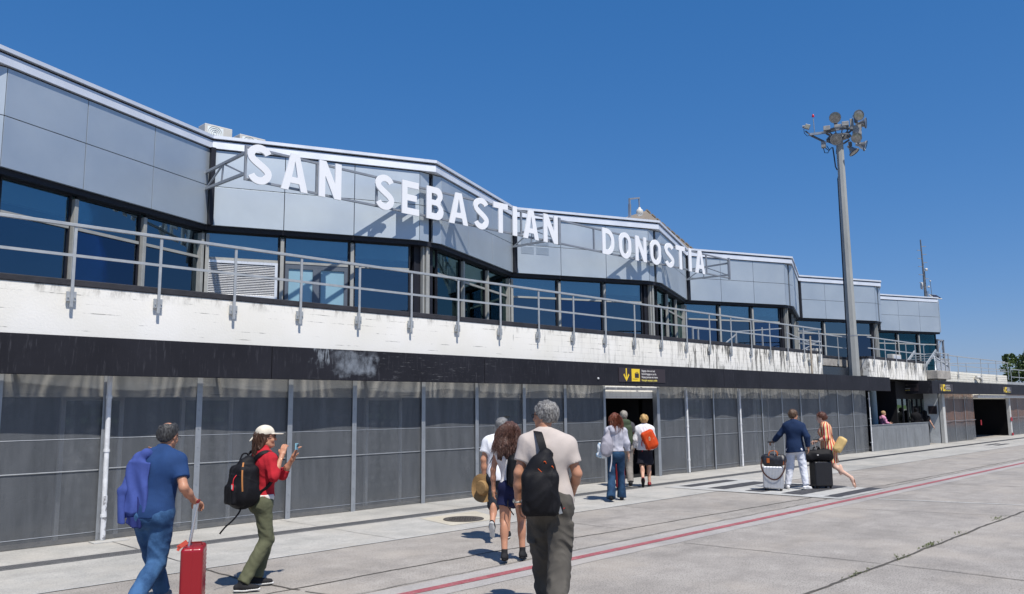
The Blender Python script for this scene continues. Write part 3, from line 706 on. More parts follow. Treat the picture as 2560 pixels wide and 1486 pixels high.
t=thing('wall_box_unit','small white air conditioner resting on the terrace coping of the second wall','air conditioner',(37,13.0,3.7))
obj('casing',MB().box(36.5,37.5,12.96,13.2,3.66,3.92),mt_ac,t,bevel=.01); obj('grille',MB().box(36.6,37.4,12.945,12.958,3.72,3.86),mt_cap,t)
t=thing('drainage_pipe','curved cream drain pipe on the far boarded wall','pipe',(46.6,12.4,2.6))
obj('pipe',MB().tube([(46.1,12.38,3.08),(46.5,12.34,3.10),(46.75,12.32,2.98),(46.8,12.32,2.6),(46.8,12.32,2.3)],.08,10),mt_ac,t,smooth=True)
t=thing('wall_pipe','slim rusty vertical pipe at the end of the long terrace wall','pipe',(27.5,12.42,2.8))
obj('pipe',MB().tube([(27.3,12.40,2.82),(27.3,12.40,4.15)],.035,8),M('rusty pipe',(.35,.30,.24),.8,var=.4,scale=6),t,smooth=True); obj('bracket',MB().box(27.2,27.4,12.41,12.5,3.3,3.34),mt_rail,t)
# ================================================================ BIG LETTERS ON TRUSS
def curve_mesh(name,loops,depth,mat,parent,place):
    cu=bpy.data.curves.new(name,'CURVE'); cu.dimensions='2D'; cu.fill_mode='BOTH'; cu.extrude=depth/2
    for lp in loops:
        s=cu.splines.new('POLY'); s.points.add(len(lp)-1); s.use_cyclic_u=True
        for i,p in enumerate(lp): s.points[i].co=(p[0],p[1],0,1)
    o=bpy.data.objects.new(name,cu); COL.objects.link(o); bpy.context.view_layer.update()
    dg=bpy.context.evaluated_depsgraph_get(); me=bpy.data.meshes.new_from_object(o.evaluated_get(dg)); bpy.data.objects.remove(o)
    vs=[place(v.co) for v in me.vertices]; fs=[tuple(p.vertices) for p in me.polygons]
    return link(name,vs,fs,mat,parent)
def arc(cx,cy,rx,ry,a0,a1,n=14): return [(cx+rx*math.cos(R(a0+(a1-a0)*i/n)),cy+ry*math.sin(R(a0+(a1-a0)*i/n))) for i in range(n+1)]
def ribbon(c,w):
    L=[];Rr=[]
    for i,p in enumerate(c):
        a=Vector(c[max(i-1,0)]);b=Vector(c[min(i+1,len(c)-1)]); t=(b-a).normalized(); n=Vector((-t.y,t.x)); L.append(tuple(Vector(p)+n*w/2)); Rr.append(tuple(Vector(p)-n*w/2))
    return L+Rr[::-1]
def glyph(ch,W,H,s):
    if ch=='I': return [[(0,0),(W,0),(W,H),(0,H)]]
    if ch=='T': c=W/2; return [[(c-s/2,0),(c+s/2,0),(c+s/2,H-s),(W,H-s),(W,H),(0,H),(0,H-s),(c-s/2,H-s)]]
    if ch=='E': return [[(0,0),(W,0),(W,s),(s,s),(s,H/2-s*.45),(W*.86,H/2-s*.45),(W*.86,H/2+s*.5),(s,H/2+s*.5),(s,H-s),(W*.97,H-s),(W*.97,H),(0,H)]]
    if ch=='N': d=s*1.12; return [[(0,0),(s,0),(s,H-s*2.1),(W-d,0),(W,0),(W,H),(W-s,H),(W-s,s*2.1),(d,H),(0,H)]]
    if ch=='A':
        c=W/2; t=s*.62; k=s*1.05
        def xl(y): return (c-t)*y/H
        yb0,yb1=H*.20,H*.20+s*.85
        o=[(0,0),(k,0),(xl(yb0)+k,yb0),(W-xl(yb0)-k,yb0),(W-k,0),(W,0),(c+t,H),(c-t,H)]
        ap=H*.80
        return [o,[(xl(yb1)+k,yb1),(c,ap),(W-xl(yb1)-k,yb1)]]
    if ch=='O':
        rx,ry=W/2,W*.52
        o=arc(W/2,H-ry,rx,ry,0,180)+arc(W/2,ry,rx,ry,180,360)
        i=arc(W/2,H-ry,rx-s,ry-s,0,180)+arc(W/2,ry,rx-s,ry-s,180,360); return [o,i]
    if ch=='D':
        r_=W*.62; o=[(0,0)]+arc(W-r_,r_,r_,r_,-90,0,8)+arc(W-r_,H-r_,r_,r_,0,90,8)+[(0,H)]
        q=max(r_-s,.02); i=[(s,s)]+arc(W-r_,r_,q,q,-90,0,8)+arc(W-r_,H-r_,q,q,0,90,8)+[(s,H-s)]; return [o,i]
    if ch=='B':
        m=H*.52; r1=(H-m)/2; r2=m/2+.0; 
        o=[(0,0)]+arc(W-r2*.92,r2,r2*.92,r2,-90,62,8)+arc(W-.03-r1*.9,m+r1,r1*.9,r1,-50,90,8)+[(0,H)]
        def bowl(y0,y1,xr):
            rr=(y1-y0)/2; return [(s,y0)]+arc(xr-rr,y0+rr,rr,rr,-90,90,8)+[(s,y1)]
        return [o,bowl(s,m-s*.42,W-s),bowl(m+s*.42,H-s,W-.03-s)]
    if ch=='S':
        rx=W/2-s/2; ry=(H-s)/4; cx=W/2
        c=arc(cx,H-s/2-ry,rx,ry*1.0,22,180,14)
        # spine: smooth S between the two bowls
        top=c[-1]; bot=(cx+rx,s/2+ry)
        sp=[]
        for i in range(1,12):
            t=i/12; y=top[1]+(bot[1]-top[1])*t; x=top[0]+(bot[0]-top[0])*(3*t*t-2*t**3); 
            # flatten the ends into vertical tangents
            sp.append((x,top[1]+(bot[1]-top[1])*t))
        c=c+sp+arc(cx,s/2+ry,rx,ry,0,-158,14)
        return [ribbon(c,s)]
LET=[('S',7.56,8.10),('A',8.32,8.94),('N',9.21,9.77),('S',10.68,11.21),('E',11.44,11.95),('B',12.18,12.71),('A',12.90,13.52),('S',13.71,14.24),('T',14.41,14.94),('I',15.13,15.29),('A',15.54,16.14),('N',16.34,16.93),('D',18.94,19.52),('O',19.76,20.38),('N',20.60,21.19),('O',21.40,22.0),('S',22.22,22.75),('T',22.88,23.41),('I',23.65,23.81),('A',24.06,24.66)]
sg=thing('letter_sign','long row of big white block letters spelling the airport name on a grey steel truss','sign',(16.5,14.9,6.3))
YL=14.85; LB,LH=6.315,.80
sm=bpy.data.materials.get('white letter enamel')
for ch,a,c in LET:
    ov=.012 if ch in 'SO' else 0
    loops=glyph(ch,c-a,LH+2*ov,.155 if ch!='S' else .15)
    curve_mesh('letter',loops,.035,mt_letter,sg,lambda co,a=a,ov=ov:(a+co.x,YL-.018-co.z,LB-ov+co.y))
b=MB(); yt=14.915
for z in (6.385,7.055): b.bar((7.55,yt,z),(26.42,yt,z),.05,.045)
obj('truss_chord',b,mt_truss,sg)
b=MB()
for x in (7.57,9.21,10.78,12.43,13.95,15.54,17.05,18.65,20.19,21.83,23.4,24.91,26.42): b.bar((x,yt-.001,6.36),(x,yt-.001,7.08),.045)
b.bar((17.02,yt-.05,6.33),(17.02,yt-.05,7.10),.09); b.bar((26.42,yt-.03,6.33),(26.42,yt-.03,7.12),.07)
obj('truss_post',b,mt_truss,sg)
def wing(x0,x1,nm='bracket_truss'):
    b=MB(); y1=16.76
    A0=Vector((x0,yt+.03,6.93));A1=Vector((x1,y1,6.93)); B0=Vector((x0,yt+.03,6.50)); B1=Vector((x1,y1,6.56))
    b.bar(A0,A1,.055); b.bar(B0,B1,.055); m0=A0.lerp(A1,.55); n0=B0.lerp(B1,.58)
    b.bar(m0,n0,.03); b.bar(m0,B0,.03); b.bar(m0.lerp(A1,.0),B1,.03)
    obj(nm,b,mt_truss,sg)
wing(7.57,7.62); wing(17.03,17.12); wing(26.40,26.55)
b=MB(); b.bar((12.43,yt+.02,6.5),(12.43,15.12,6.5),.05); b.bar((12.43,yt+.02,6.95),(12.43,15.12,6.95),.05); b.bar((21.85,yt+.02,6.5),(21.85,15.12,6.5),.05); b.bar((21.85,yt+.02,6.95),(21.85,15.12,6.95),.05)
obj('corner_bracket',b,mt_truss,sg)
# ================================================================ DIRECTION SIGNS
def text(name,s,size,mat,parent,place,bold=.0):
    cu=bpy.data.curves.new(name,'FONT'); cu.body=s; cu.size=size; cu.extrude=.0006; cu.offset=bold
    o=bpy.data.objects.new(name,cu); COL.objects.link(o); bpy.context.view_layer.update()
    dg=bpy.context.evaluated_depsgraph_get(); me=bpy.data.meshes.new_from_object(o.evaluated_get(dg)); bpy.data.objects.remove(o)
    vs=[place(v.co) for v in me.vertices]; fs=[tuple(p.vertices) for p in me.polygons]
    return link(name,vs,fs,mat,parent)
LINES=['Baggage claim and exit','Retrait bagages et sortie','Ekipaje jasotzea eta irteera','Recogida equipaje y salida']
def dirsign(label,O,ax,Wd,Ht,arrow=True,plate=True,tx=.95):
    # O: lower left corner, ax: horizontal direction, normal towards the viewer
    O=Vector(O); ax=Vector(ax); n=Vector((ax.y,-ax.x,0))
    t=thing('direction_sign',label,'sign',tuple(O),0,'brown baggage claim signs on the fascia')
    def P(a,b_,o): return O+ax*a+n*o+Vector((0,0,b_))
    def bx(nm,a0,a1,b0,b1,o0,o1,mat,rnd=.0):
        m_=MB(); c=P((a0+a1)/2,(b0+b1)/2,(o0+o1)/2); m_.obox(c,(ax,n,(0,0,1)),((a1-a0)/2,abs(o1-o0)/2,(b1-b0)/2)); return obj(nm,m_,mat,t,bevel=rnd)
    bx('plate',0,Wd,0,Ht,0,.012,mt_signb)
    k=Ht/.34; x=.14*k if arrow else .02
    if arrow:
        lw=.028*k
        lp=[(.0,.02),(.105,.175),(.075,.175+.0),(.018,.095),(.018,.30),(-.018,.30),(-.018,.095),(-.075,.175),(-.105,.175)]
        lp=[(0,.015),(.115,.165),(.085,.20),(.022,.10),(.022,.325),(-.022,.325),(-.022,.10),(-.085,.20),(-.115,.165)]
        lp=[(a*k+.29*k,b_*k) for a,b_ in lp]; curve_mesh('arrow',[lp],.002,mt_yellow,t,lambda co:P(co.x,co.y,.0135+co.z)); x=.50*k
    bw=.33*k if arrow else .30*k
    pic=bx('pictogram',x,x+bw,.02*k,.32*k,.012,.0145,mt_yellow,.0)
    def pb(a0,a1,b0,b1):
        m_=MB(); c=P(x+(a0+a1)/2*bw,(b0+b1)/2*k,.0155); m_.obox(c,(ax,n,(0,0,1)),((a1-a0)/2*bw,.001,(b1-b0)/2*k)); return m_
    q=MB(); 
    for a0,a1,b0,b1 in ((.38,.88,.105,.215),(.50,.54,.215,.235),(.72,.76,.215,.235),(.50,.76,.235,.245),(.12,.70,.07,.08)): 
        s_=pb(a0,a1,b0,b1); q.add(s_.v,s_.f)
    obj('suitcase_symbol',q,mt_signb,t)
    x2=x+bw+.08*k; av=Wd-x2-.06*k
    for i,s_ in enumerate(LINES):
        sz=.066*k; zz=(.262-.077*i)*k
        text('lettering',s_,sz,mt_yelltext if i==3 else mt_wtext,t,lambda co,zz=zz:P(x2+co.x*tx,zz+co.y,.0135+co.z),.0012)
    return t
dirsign('brown baggage sign with yellow arrow, directly above the first open entrance',(15.82,11.988,2.385),(1,0,0),1.95,.345)
dirsign('dark baggage sign with yellow suitcase and no arrow, above the open waiting recess',(38.118,13.70,2.345),(0,-1,0),1.15,.30,False,tx=.72)
dirsign('small foreshortened baggage sign with yellow arrow at the corner right of the waiting recess',(39.0,11.988,2.32),(1,0,0),1.9,.335)
dirsign('most distant baggage sign with yellow arrow, above the far opening at the right edge',(49.15,11.988,2.32),(1,0,0),1.75,.32)
o=obj('fascia_knob',MB().lathe([(.0,-.04),(.022,-.03),(.022,0),(.03,0)],(15.02,11.99,2.45),(0,1,0),12),mt_pipe,smooth=True); tag(o,'tiny white round fitting on the black fascia left of the baggage sign','fitting')
mt_dsteel=M('dark weathered steel',(.13,.14,.155),.6,.3,.4,var=.3,scale=8)
# ================================================================ ROOF THINGS
def acu(x,y,z,lab,w=.66,h=.42,cut=0):
    t=thing('air_conditioner',lab,'air conditioner',(x,y,z),0,'air conditioner units on the roof')
    obj('casing',MB().box(x,x+w,y,y+.35,z,z+h),mt_ac,t,bevel=.015)
    obj('fan_recess',MB().box(x+.06,x+w*.66,y-.004,y-.001,z+.07,z+h-.05),mt_bulk,t)
    b=MB(); cx=x+w*.36; cz=z+h*.53
    for q in range(1,5):
        for a in range(24):
            a0=R(a*15);a1=R(a*15+15); rr=q*.042; b.bar((cx+rr*math.cos(a0),y-.010,cz+rr*math.sin(a0)),(cx+rr*math.cos(a1),y-.010,cz+rr*math.sin(a1)),.008)
    obj('fan_guard',b,mt_ac,t); obj('foot',MB().box(x+.05,x+.15,y+.02,y+.33,7.72,z).box(x+w-.15,x+w-.05,y+.02,y+.33,7.72,z),mt_truss,t)
acu(7.87,17.5,7.88,'cream air conditioner at the left corner of the roof edge, mostly visible')
acu(8.72,17.5,7.83,'second cream air conditioner peeking above the roof edge behind the first big letter')
t=thing('dome_camera','white dome security camera hanging from a bent grey arm on the roof corner','camera',(21.1,15.2,7.7))
b=MB(); b.bar((21.0,15.3,7.7),(20.95,15.25,8.25),.07); b.bar((21.12,15.35,7.7),(20.97,15.27,8.15),.05); b.bar((20.95,15.25,8.2),(20.95,15.25,8.42),.05); b.bar((20.93,15.25,8.42),(21.42,15.2,8.53),.05); b.bar((21.40,15.2,8.53),(21.41,15.2,8.2),.03)
obj('arm',b,mt_truss,t); obj('dome',MB().lathe([(.0,.12),(.03,.12),(.06,.06),(.10,.03),(.115,-.02),(.115,-.08),(.09,-.14),(.04,-.17),(0,-.175)],(21.42,15.2,8.10),n=20),mt_ac,t,smooth=True)
t=thing('antenna_mast','tall thin radio mast with short rungs and white dishes at the far roof corner','antenna',(50.1,15.8,7.8))
b=MB().tube([(50.3,15.8,7.75),(50.28,15.8,9.6),(50.2,15.8,11.3)],[.06,.05,.035],8); b.tube([(50.55,15.8,7.75),(50.5,15.8,9.5)],.022,6); obj('pole',b,mt_dsteel,t,smooth=True)
b=MB()
for i in range(14): z=7.8+i*.15; b.bar((50.3,15.8,z),(50.52,15.8,z+(.15 if i%2 else -.0)),.018)
obj('lattice',b,mt_dsteel,t)
b=MB()
for i in range(11):
    z=8.5+i*.24; s=-1 if i%2 else 1; b.bar((50.27,15.8,z),(50.27+.30*s*.72,15.8-.30*s*.6,z+.02),.035)
obj('rung',b,mt_truss,t)
b=MB().lathe([(0,.05),(.12,.045),(.20,.02),(.22,-.03),(0,-.04)],(49.95,15.85,8.55),(-.55,.83,.0),20); obj('dish',b,mt_ac,t,smooth=True)
b=MB().lathe([(0,.07),(.07,.07),(.07,-.07),(0,-.07)],(50.5,15.7,9.55),n=12); b.lathe([(0,.05),(.05,.05),(.05,-.05),(0,-.05)],(50.7,15.7,8.55),n=12); obj('radio_unit',b,mt_ac,t,smooth=True)
t=thing('weather_station','small solar panel on a stand with a thin sensor rod at the far roof corner','solar panel',(51.5,15.8,7.8))
b=MB().obox((51.7,15.7,8.05),((1,-.3,0),(.2,.75,.6),(0,-.6,.75)),(.36,.24,.02)); obj('frame',b,mt_ac,t)
b=MB().obox((51.695,15.68,8.075),((1,-.3,0),(.2,.75,.6),(0,-.6,.75)),(.30,.18,.012)); obj('solar_cells',b,mt_cable,t)
b=MB(); b.bar((51.5,15.75,7.75),(51.5,15.75,8.0),.03); b.bar((51.9,15.65,7.75),(51.9,15.65,8.0),.03); b.bar((51.5,15.8,7.8),(51.35,15.8,8.95),.028); b.bar((51.0,15.8,7.75),(50.95,15.8,8.35),.02); b.bar((50.75,15.8,7.75),(50.7,15.8,8.3),.03); b.box(50.4,51.3,15.7,15.9,7.79,7.85); obj('stand',b,mt_truss,t)
obj('sensor',MB().lathe([(0,.05),(.05,.03),(.05,-.03),(0,-.05)],(51.35,15.8,8.98),n=10),mt_ac,t,smooth=True)
# ================================================================ FLOODLIGHT MAST
MX,MY=32.05,12.85
t=thing('floodlight_mast','very tall tapering grey mast carrying a ring of floodlights, rising behind the fascia','floodlight',(MX,MY,0))
obj('mast',MB().tube([(MX,MY,0),(MX,MY,4.45),(MX,MY,4.46),(MX,MY,12.6)],[.235,.205,.19,.145],8),mt_pole,t)
e=Vector((.928,.372,0)); rt=Vector((.372,-.928,0)); T0=Vector((MX,MY,12.22))
def L(x,z,dp=0): return T0+rt*x+e*dp+Vector((0,0,z))
KZ=1/430.
def Pz(px,py,dp=0): return L((px-770)*KZ,(700-py)*KZ+.0,dp)
b=MB(); b.bar(Pz(300,470,-.1),Pz(620,470,-.1),.07,.09); b.bar(Pz(690,470,-.3),Pz(900,470,-.3),.07,.08)
obj('cross_arm',b,mt_galv,t)
b=MB(); b.bar(Pz(225,385),Pz(300,460),.05); b.bar(Pz(290,460,0),Pz(520,620,0),.075); b.bar(Pz(830,700),Pz(930,640),.06); b.bar(Pz(700,700),Pz(600,610,.2),.06)
b.bar(Pz(600,470,-.25),Pz(700,470,-.3),.11); b.bar(Pz(890,470,-.3),Pz(990,470,-.2),.10)
n=10
for k in range(n):
    a0=2*math.pi*k/n;a1=2*math.pi*(k+1)/n
    for zz,rr in ((.55,.50),(.30,.42)): b.bar(L(rr*math.cos(a0),zz,rr*math.sin(a0)),L(rr*math.cos(a1),zz,rr*math.sin(a1)),.06)
    b.bar(L(.5*math.cos(a0),.55,.5*math.sin(a0)),L(.1*math.cos(a0),.15,.1*math.sin(a0)),.035)
b.bar(Pz(900,590),Pz(560,620),.05); obj('ring_frame',b,mt_dsteel,t)
b=MB().box(0,0,0,0,0,0); b=MB()
for (x,y,wx,wz,dp) in ((580,430,.13,.09,-.3),(880,400,.13,.09,-.35),(510,690,.09,.12,-.1),(1060,480,.17,.20,.1),(985,340,.07,.17,.1),(760,405,.14,.06,-.2),(1100,400,.10,.07,.3),(600,580,.10,.06,.2),(860,560,.14,.07,.2)):
    b.obox(Pz(x,y,dp),(rt,e,(0,0,1)),(wx,.10,wz))
obj('control_box',b,M('grey gear housing',(.34,.33,.31),.5,.3,.4,var=.25,scale=5),t,bevel=.012)
def lamp(px,py,aim,rad=.21,dp=-.25):
    c=Pz(px,py,dp); aim=(rt*aim[0]+Vector((0,0,1))*aim[1]-e*aim[2]).normalized()
    fl=obj('floodlight',MB().lathe([(0,-.34),(.07,-.33),(.075,-.20),(.12,-.12),(rad,0.03),(rad*1.05,.035),(rad*1.05,.05),(rad*.95,.05)],c,aim,22),mt_lampm,t,smooth=True)
    obj('lens',MB().lathe([(rad*.97,.045),(rad*.5,.055),(0,.058)],c,aim,22),mt_lens,fl,smooth=True)
    obj('yoke',MB().bar(c-aim*.2,c-aim*.2+Vector((0,0,-.28 if py<400 else .25)),.09,.16),mt_dsteel,fl); obj('rim',MB().lathe([(rad*1.0,.02),(rad*1.08,.02),(rad*1.08,.06),(rad*1.0,.06)],c,aim,22),mt_dsteel,fl,smooth=True)
lamp(725,250,(-.05,-.25,1)); lamp(1095,262,(.45,-.2,.8),.20); lamp(1190,365,(1,-.08,.15),.20,.1); lamp(1160,765,(.95,-.35,.1),.20,.1)
lamp(985,860,(.55,-.85,.1),.20,.0); lamp(718,665,(-.05,-.30,1),.215,-.45); lamp(1040,668,(.12,-.25,1),.19,-.35)
sf=obj('small_floodlight',MB().obox(Pz(262,325,-.1),((rt+Vector((0,0,-.45))).normalized(),e,(rt*.45+Vector((0,0,1))).normalized()),(.10,.05,.10)),mt_truss,t,bevel=.01)
obj('lens',MB().obox(Pz(264,326,-.155),((rt+Vector((0,0,-.45))).normalized(),e,(rt*.45+Vector((0,0,1))).normalized()),(.08,.006,.08)),M('floodlight glass',(.30,.30,.24),.25),sf)
obj('sensor_head',MB().lathe([(0,-.06),(.06,-.06),(.06,.06),(0,.06)],Pz(205,300),rt,10),mt_truss,t)
obj('beacon_rod',MB().tube([Pz(375,470,-.1),Pz(368,190,-.1)],.018,6),mt_galv,t)
obj('beacon',MB().lathe([(0,-.04),(.05,-.03),(.05,0),(.04,.06),(.02,.09),(0,.095)],Pz(368,150,-.1),n=14),mt_redb,t,smooth=True)
b=MB(); 
b.tube([Pz(655,740),Pz(665,860),Pz(680,1090),Pz(700,1150),Pz(745,1135),Pz(750,1160)],.025,6); b.tube([Pz(715,760),Pz(705,850),Pz(740,930),Pz(745,1100)],.010,6)
b.tube([Pz(505,740),Pz(520,820),Pz(570,830),Pz(600,780),Pz(560,700)],.016,6); b.tube([Pz(540,740),Pz(590,790),Pz(640,740)],.018,6); b.tube([Pz(200,340),Pz(205,420),Pz(250,480),Pz(290,470)],.012,6)
A=Vector((MX,MY,0)); 
b.tube([Pz(750,1160)]+[A-rt*(.23-.085*(z-1)/11*1.0)+Vector((0,0,z)) for z in (10.8,8,6,4.6,4.4,3)],.022,6)
obj('cable',b,mt_cable,t,smooth=True)
b=MB().lathe([(.212,-.02),(.215,0),(.212,.02)],(MX,MY,4.45),n=8); obj('joint_ring',b,mt_truss,t)
# ================================================================ TREE
def tree(lab,x,y,h,rad,seed):
    rs=np.random.default_rng(seed); t=thing('tree',lab,'tree',(x,y,0),0,'trees beyond the far end of the terminal')
    b=MB().tube([(x,y,0),(x+.3,y,h*.3),(x,y+.4,h*.6),(x+.5,y,h*.85)],[.6,.45,.25,.06],8)
    for k in range(9):
        a=k*.7+seed; z=h*(.35+.05*k); b.tube([(x,y,z),(x+math.cos(a)*rad*.5,y+math.sin(a)*rad*.5,z+h*.08),(x+math.cos(a)*rad*.6,y+math.sin(a)*rad*.6,z+h*.12)],[.18,.09,.03],6)
    obj('trunk',b,mt_bark,t,smooth=True)
    cl=[]
    for k in range(60):
        v=rs.normal(size=3); v/=np.linalg.norm(v); q=rs.uniform(.35,1.0); cl.append((x+v[0]*rad*q,y+v[1]*rad*q,h*.66+v[2]*h*.30*q,rs.uniform(.14,.30)*rad))
    n=22000; vs=np.zeros((n*4,3)); ci=rs.integers(0,len(cl),n); C_=np.array(cl)[ci]
    v=rs.normal(size=(n,3)); v/=np.linalg.norm(v,axis=1)[:,None]; p=C_[:,:3]+v*(C_[:,3]*rs.uniform(.6,1.05,n))[:,None]*np.array([1,1,.75])
    a=rs.normal(size=(n,3)); a/=np.linalg.norm(a,axis=1)[:,None]; c=np.cross(a,rs.normal(size=(n,3))); c/=np.linalg.norm(c,axis=1)[:,None]; s=rs.uniform(.10,.22,n)[:,None]
    vs[0::4]=p-a*s; vs[1::4]=p+c*s*.6; vs[2::4]=p+a*s; vs[3::4]=p-c*s*.6
    link('crown',vs,[(4*i,4*i+1,4*i+2,4*i+3) for i in range(n)],LEAF,t)
def leafm():
    g=G('tree leaves'); n=g.noise(.9,4); n2=g.noise(7,2); c=g.mix(g.ramp(n,.35,.65),(.022,.045,.012),(.075,.12,.025)); c=g.mix(g.math('MULTIPLY',g.ramp(n2,.5,.7),.5),c,(.11,.16,.04)); return g.done(c,.55,0,.4)
LEAF=leafm()
tree('dark green broad tree at the right edge of the picture, behind the far railing',118,22.0,9.3,6.2,3)
tree('second dark tree just beyond the right edge, partly cut off',128,16.5,9.4,6.5,8)
# ================================================================ SOFT-FORM TOOLKIT (distance fields -> one continuous surface)
def A_(x): return np.array(x,dtype=np.float32)
def wob(P,f,seed=0,st=(1,1,1)):
    rs=np.random.default_rng(seed); o=np.zeros(len(P),np.float32); Q=P*A_(st)*f
    q2=Q.copy(); q2[:,0]+=.6*np.sin(Q[:,1]*1.3+seed)+.4*np.sin(Q[:,2]*.9); q2[:,2]+=.6*np.sin(Q[:,0]*1.1+1.7*seed)
    for i in range(5):
        k=rs.normal(size=3)*rs.uniform(.6,1.6); o+=np.sin(q2@A_(k)+rs.uniform(0,6.28))
    return o/3.
def ridge(P,f,seed=0,st=(1,1,1)): return 1-np.abs(wob(P,f,seed,st))*1.6
class SDF:
    def __init__(s,vox): s.vox=vox; s.ops=[]
    def cap(s,a,b,ra,rb=None,k=.02,flat=False,flata=False,sub=False,sq=None):
        s.ops.append(('cap',A_(a),A_(b),ra,ra if rb is None else rb,k,flat,flata,sub,sq)); return s
    def ell(s,c,r,k=.02,sub=False,rot=None): s.ops.append(('ell',A_(c),A_(r),k,sub,rot)); return s
    def box(s,c,h,rad,k=.01,rot=None,sub=False): s.ops.append(('box',A_(c),A_(h),rad,k,sub,rot)); return s
    def cut(s,p,n,k=.004): n=A_(n); s.ops.append(('cut',A_(p),n/np.linalg.norm(n),k)); return s
    def disp(s,fn): s.ops.append(('disp',fn)); return s
    def mesh(s):
        lo=A_([9,9,9]);hi=-lo; m=.03+s.vox*3
        for o in s.ops:
            if o[0]=='cap' and not o[8]:
                R_=max(o[3],o[4])*(1.35 if o[9] is not None else 1.)
                lo=np.minimum(lo,np.minimum(o[1],o[2])-R_);hi=np.maximum(hi,np.maximum(o[1],o[2])+R_)
            if o[0]=='ell' and not o[4]: R_=o[2].max() if o[5] is not None else o[2]; lo=np.minimum(lo,o[1]-R_);hi=np.maximum(hi,o[1]+R_)
            if o[0]=='box' and not o[5]: R_=np.linalg.norm(o[2])+o[3] if o[6] is not None else o[2]+o[3]; lo=np.minimum(lo,o[1]-R_);hi=np.maximum(hi,o[1]+R_)
        lo=lo-m;hi=hi+m; N=np.ceil((hi-lo)/s.vox).astype(int)+1
        ax=[lo[i]+s.vox*np.arange(N[i],dtype=np.float32) for i in range(3)]
        D=np.full(N,.12,np.float32)
        def sub(a,b,mg):
            i0=np.clip(((a-mg-lo)/s.vox).astype(int),0,N-1); i1=np.clip(((b+mg-lo)/s.vox).astype(int)+2,1,N)
            sl=tuple(slice(i0[i],i1[i]) for i in range(3)); g=np.stack(np.meshgrid(ax[0][sl[0]],ax[1][sl[1]],ax[2][sl[2]],indexing='ij'),-1); return sl,g
        def comb(sl,d,k,sb):
            C_=D[sl]
            if sb: d=-d; h=np.clip(.5-.5*(d-C_)/k,0,1) ; D[sl]=C_*h+d*(1-h)+k*h*(1-h)  if False else np.maximum(C_,d)
            else: h=np.clip(.5+.5*(d-C_)/k,0,1); D[sl]=d*(1-h)+C_*h-k*h*(1-h)
        for o in s.ops:
            if o[0]=='cap':
                _,a,b,ra,rb,k,fl,fa,sb,sq=o; R_=max(ra,rb)*1.35; sl,g=sub(np.minimum(a,b)-R_,np.maximum(a,b)+R_,k+2*s.vox)
                ab=b-a; L=np.linalg.norm(ab)+1e-6; t=np.clip(((g-a)@ab)/(L*L),0,1); q=g-a-t[...,None]*ab
                if sq is not None:
                    sv=A_(sq[0]); w_=q@sv; q=q+(w_*(1/sq[1]-1))[...,None]*sv
                d_=np.linalg.norm(q,axis=-1)-(ra+(rb-ra)*t)
                if fl: d_=np.maximum(d_,(g-b)@(ab/L))
                if fa: d_=np.maximum(d_,-((g-a)@(ab/L)))
                comb(sl,d_.astype(np.float32),k,sb)
            elif o[0]=='ell':
                _,c,r_,k,sb,rot=o; R_=r_.max() if rot is not None else r_; sl,g=sub(c-R_,c+R_,k+2*s.vox); q=g-c
                if rot is not None: q=q@A_(rot)
                k0=np.linalg.norm(q/r_,axis=-1); k1=np.linalg.norm(q/(r_*r_),axis=-1)+1e-6; comb(sl,(k0*(k0-1)/k1).astype(np.float32),k,sb)
            elif o[0]=='box':
                _,c,h_,rad,k,sb,rot=o; R_=(np.linalg.norm(h_)+rad) if rot is not None else h_+rad; sl,g=sub(c-R_,c+R_,k+2*s.vox); q=g-c
                if rot is not None: q=q@A_(rot)
                q=np.abs(q)-h_; d_=np.linalg.norm(np.maximum(q,0),axis=-1)+np.minimum(q.max(-1),0)-rad; comb(sl,d_.astype(np.float32),k,sb)
            elif o[0]=='cut':
                g=np.stack(np.meshgrid(*ax,indexing='ij'),-1); D=np.maximum(D,((g-o[1])@o[2]).astype(np.float32))
            elif o[0]=='disp':
                I=np.nonzero(np.abs(D)<.035); P=np.stack([ax[i][I[i]] for i in range(3)],-1); D[I]+=o[1](P).astype(np.float32)
        D[0]=D[-1]=.1; D[:,0]=D[:,-1]=.1; D[:,:,0]=D[:,:,-1]=.1
        return nets(D,lo,s.vox)
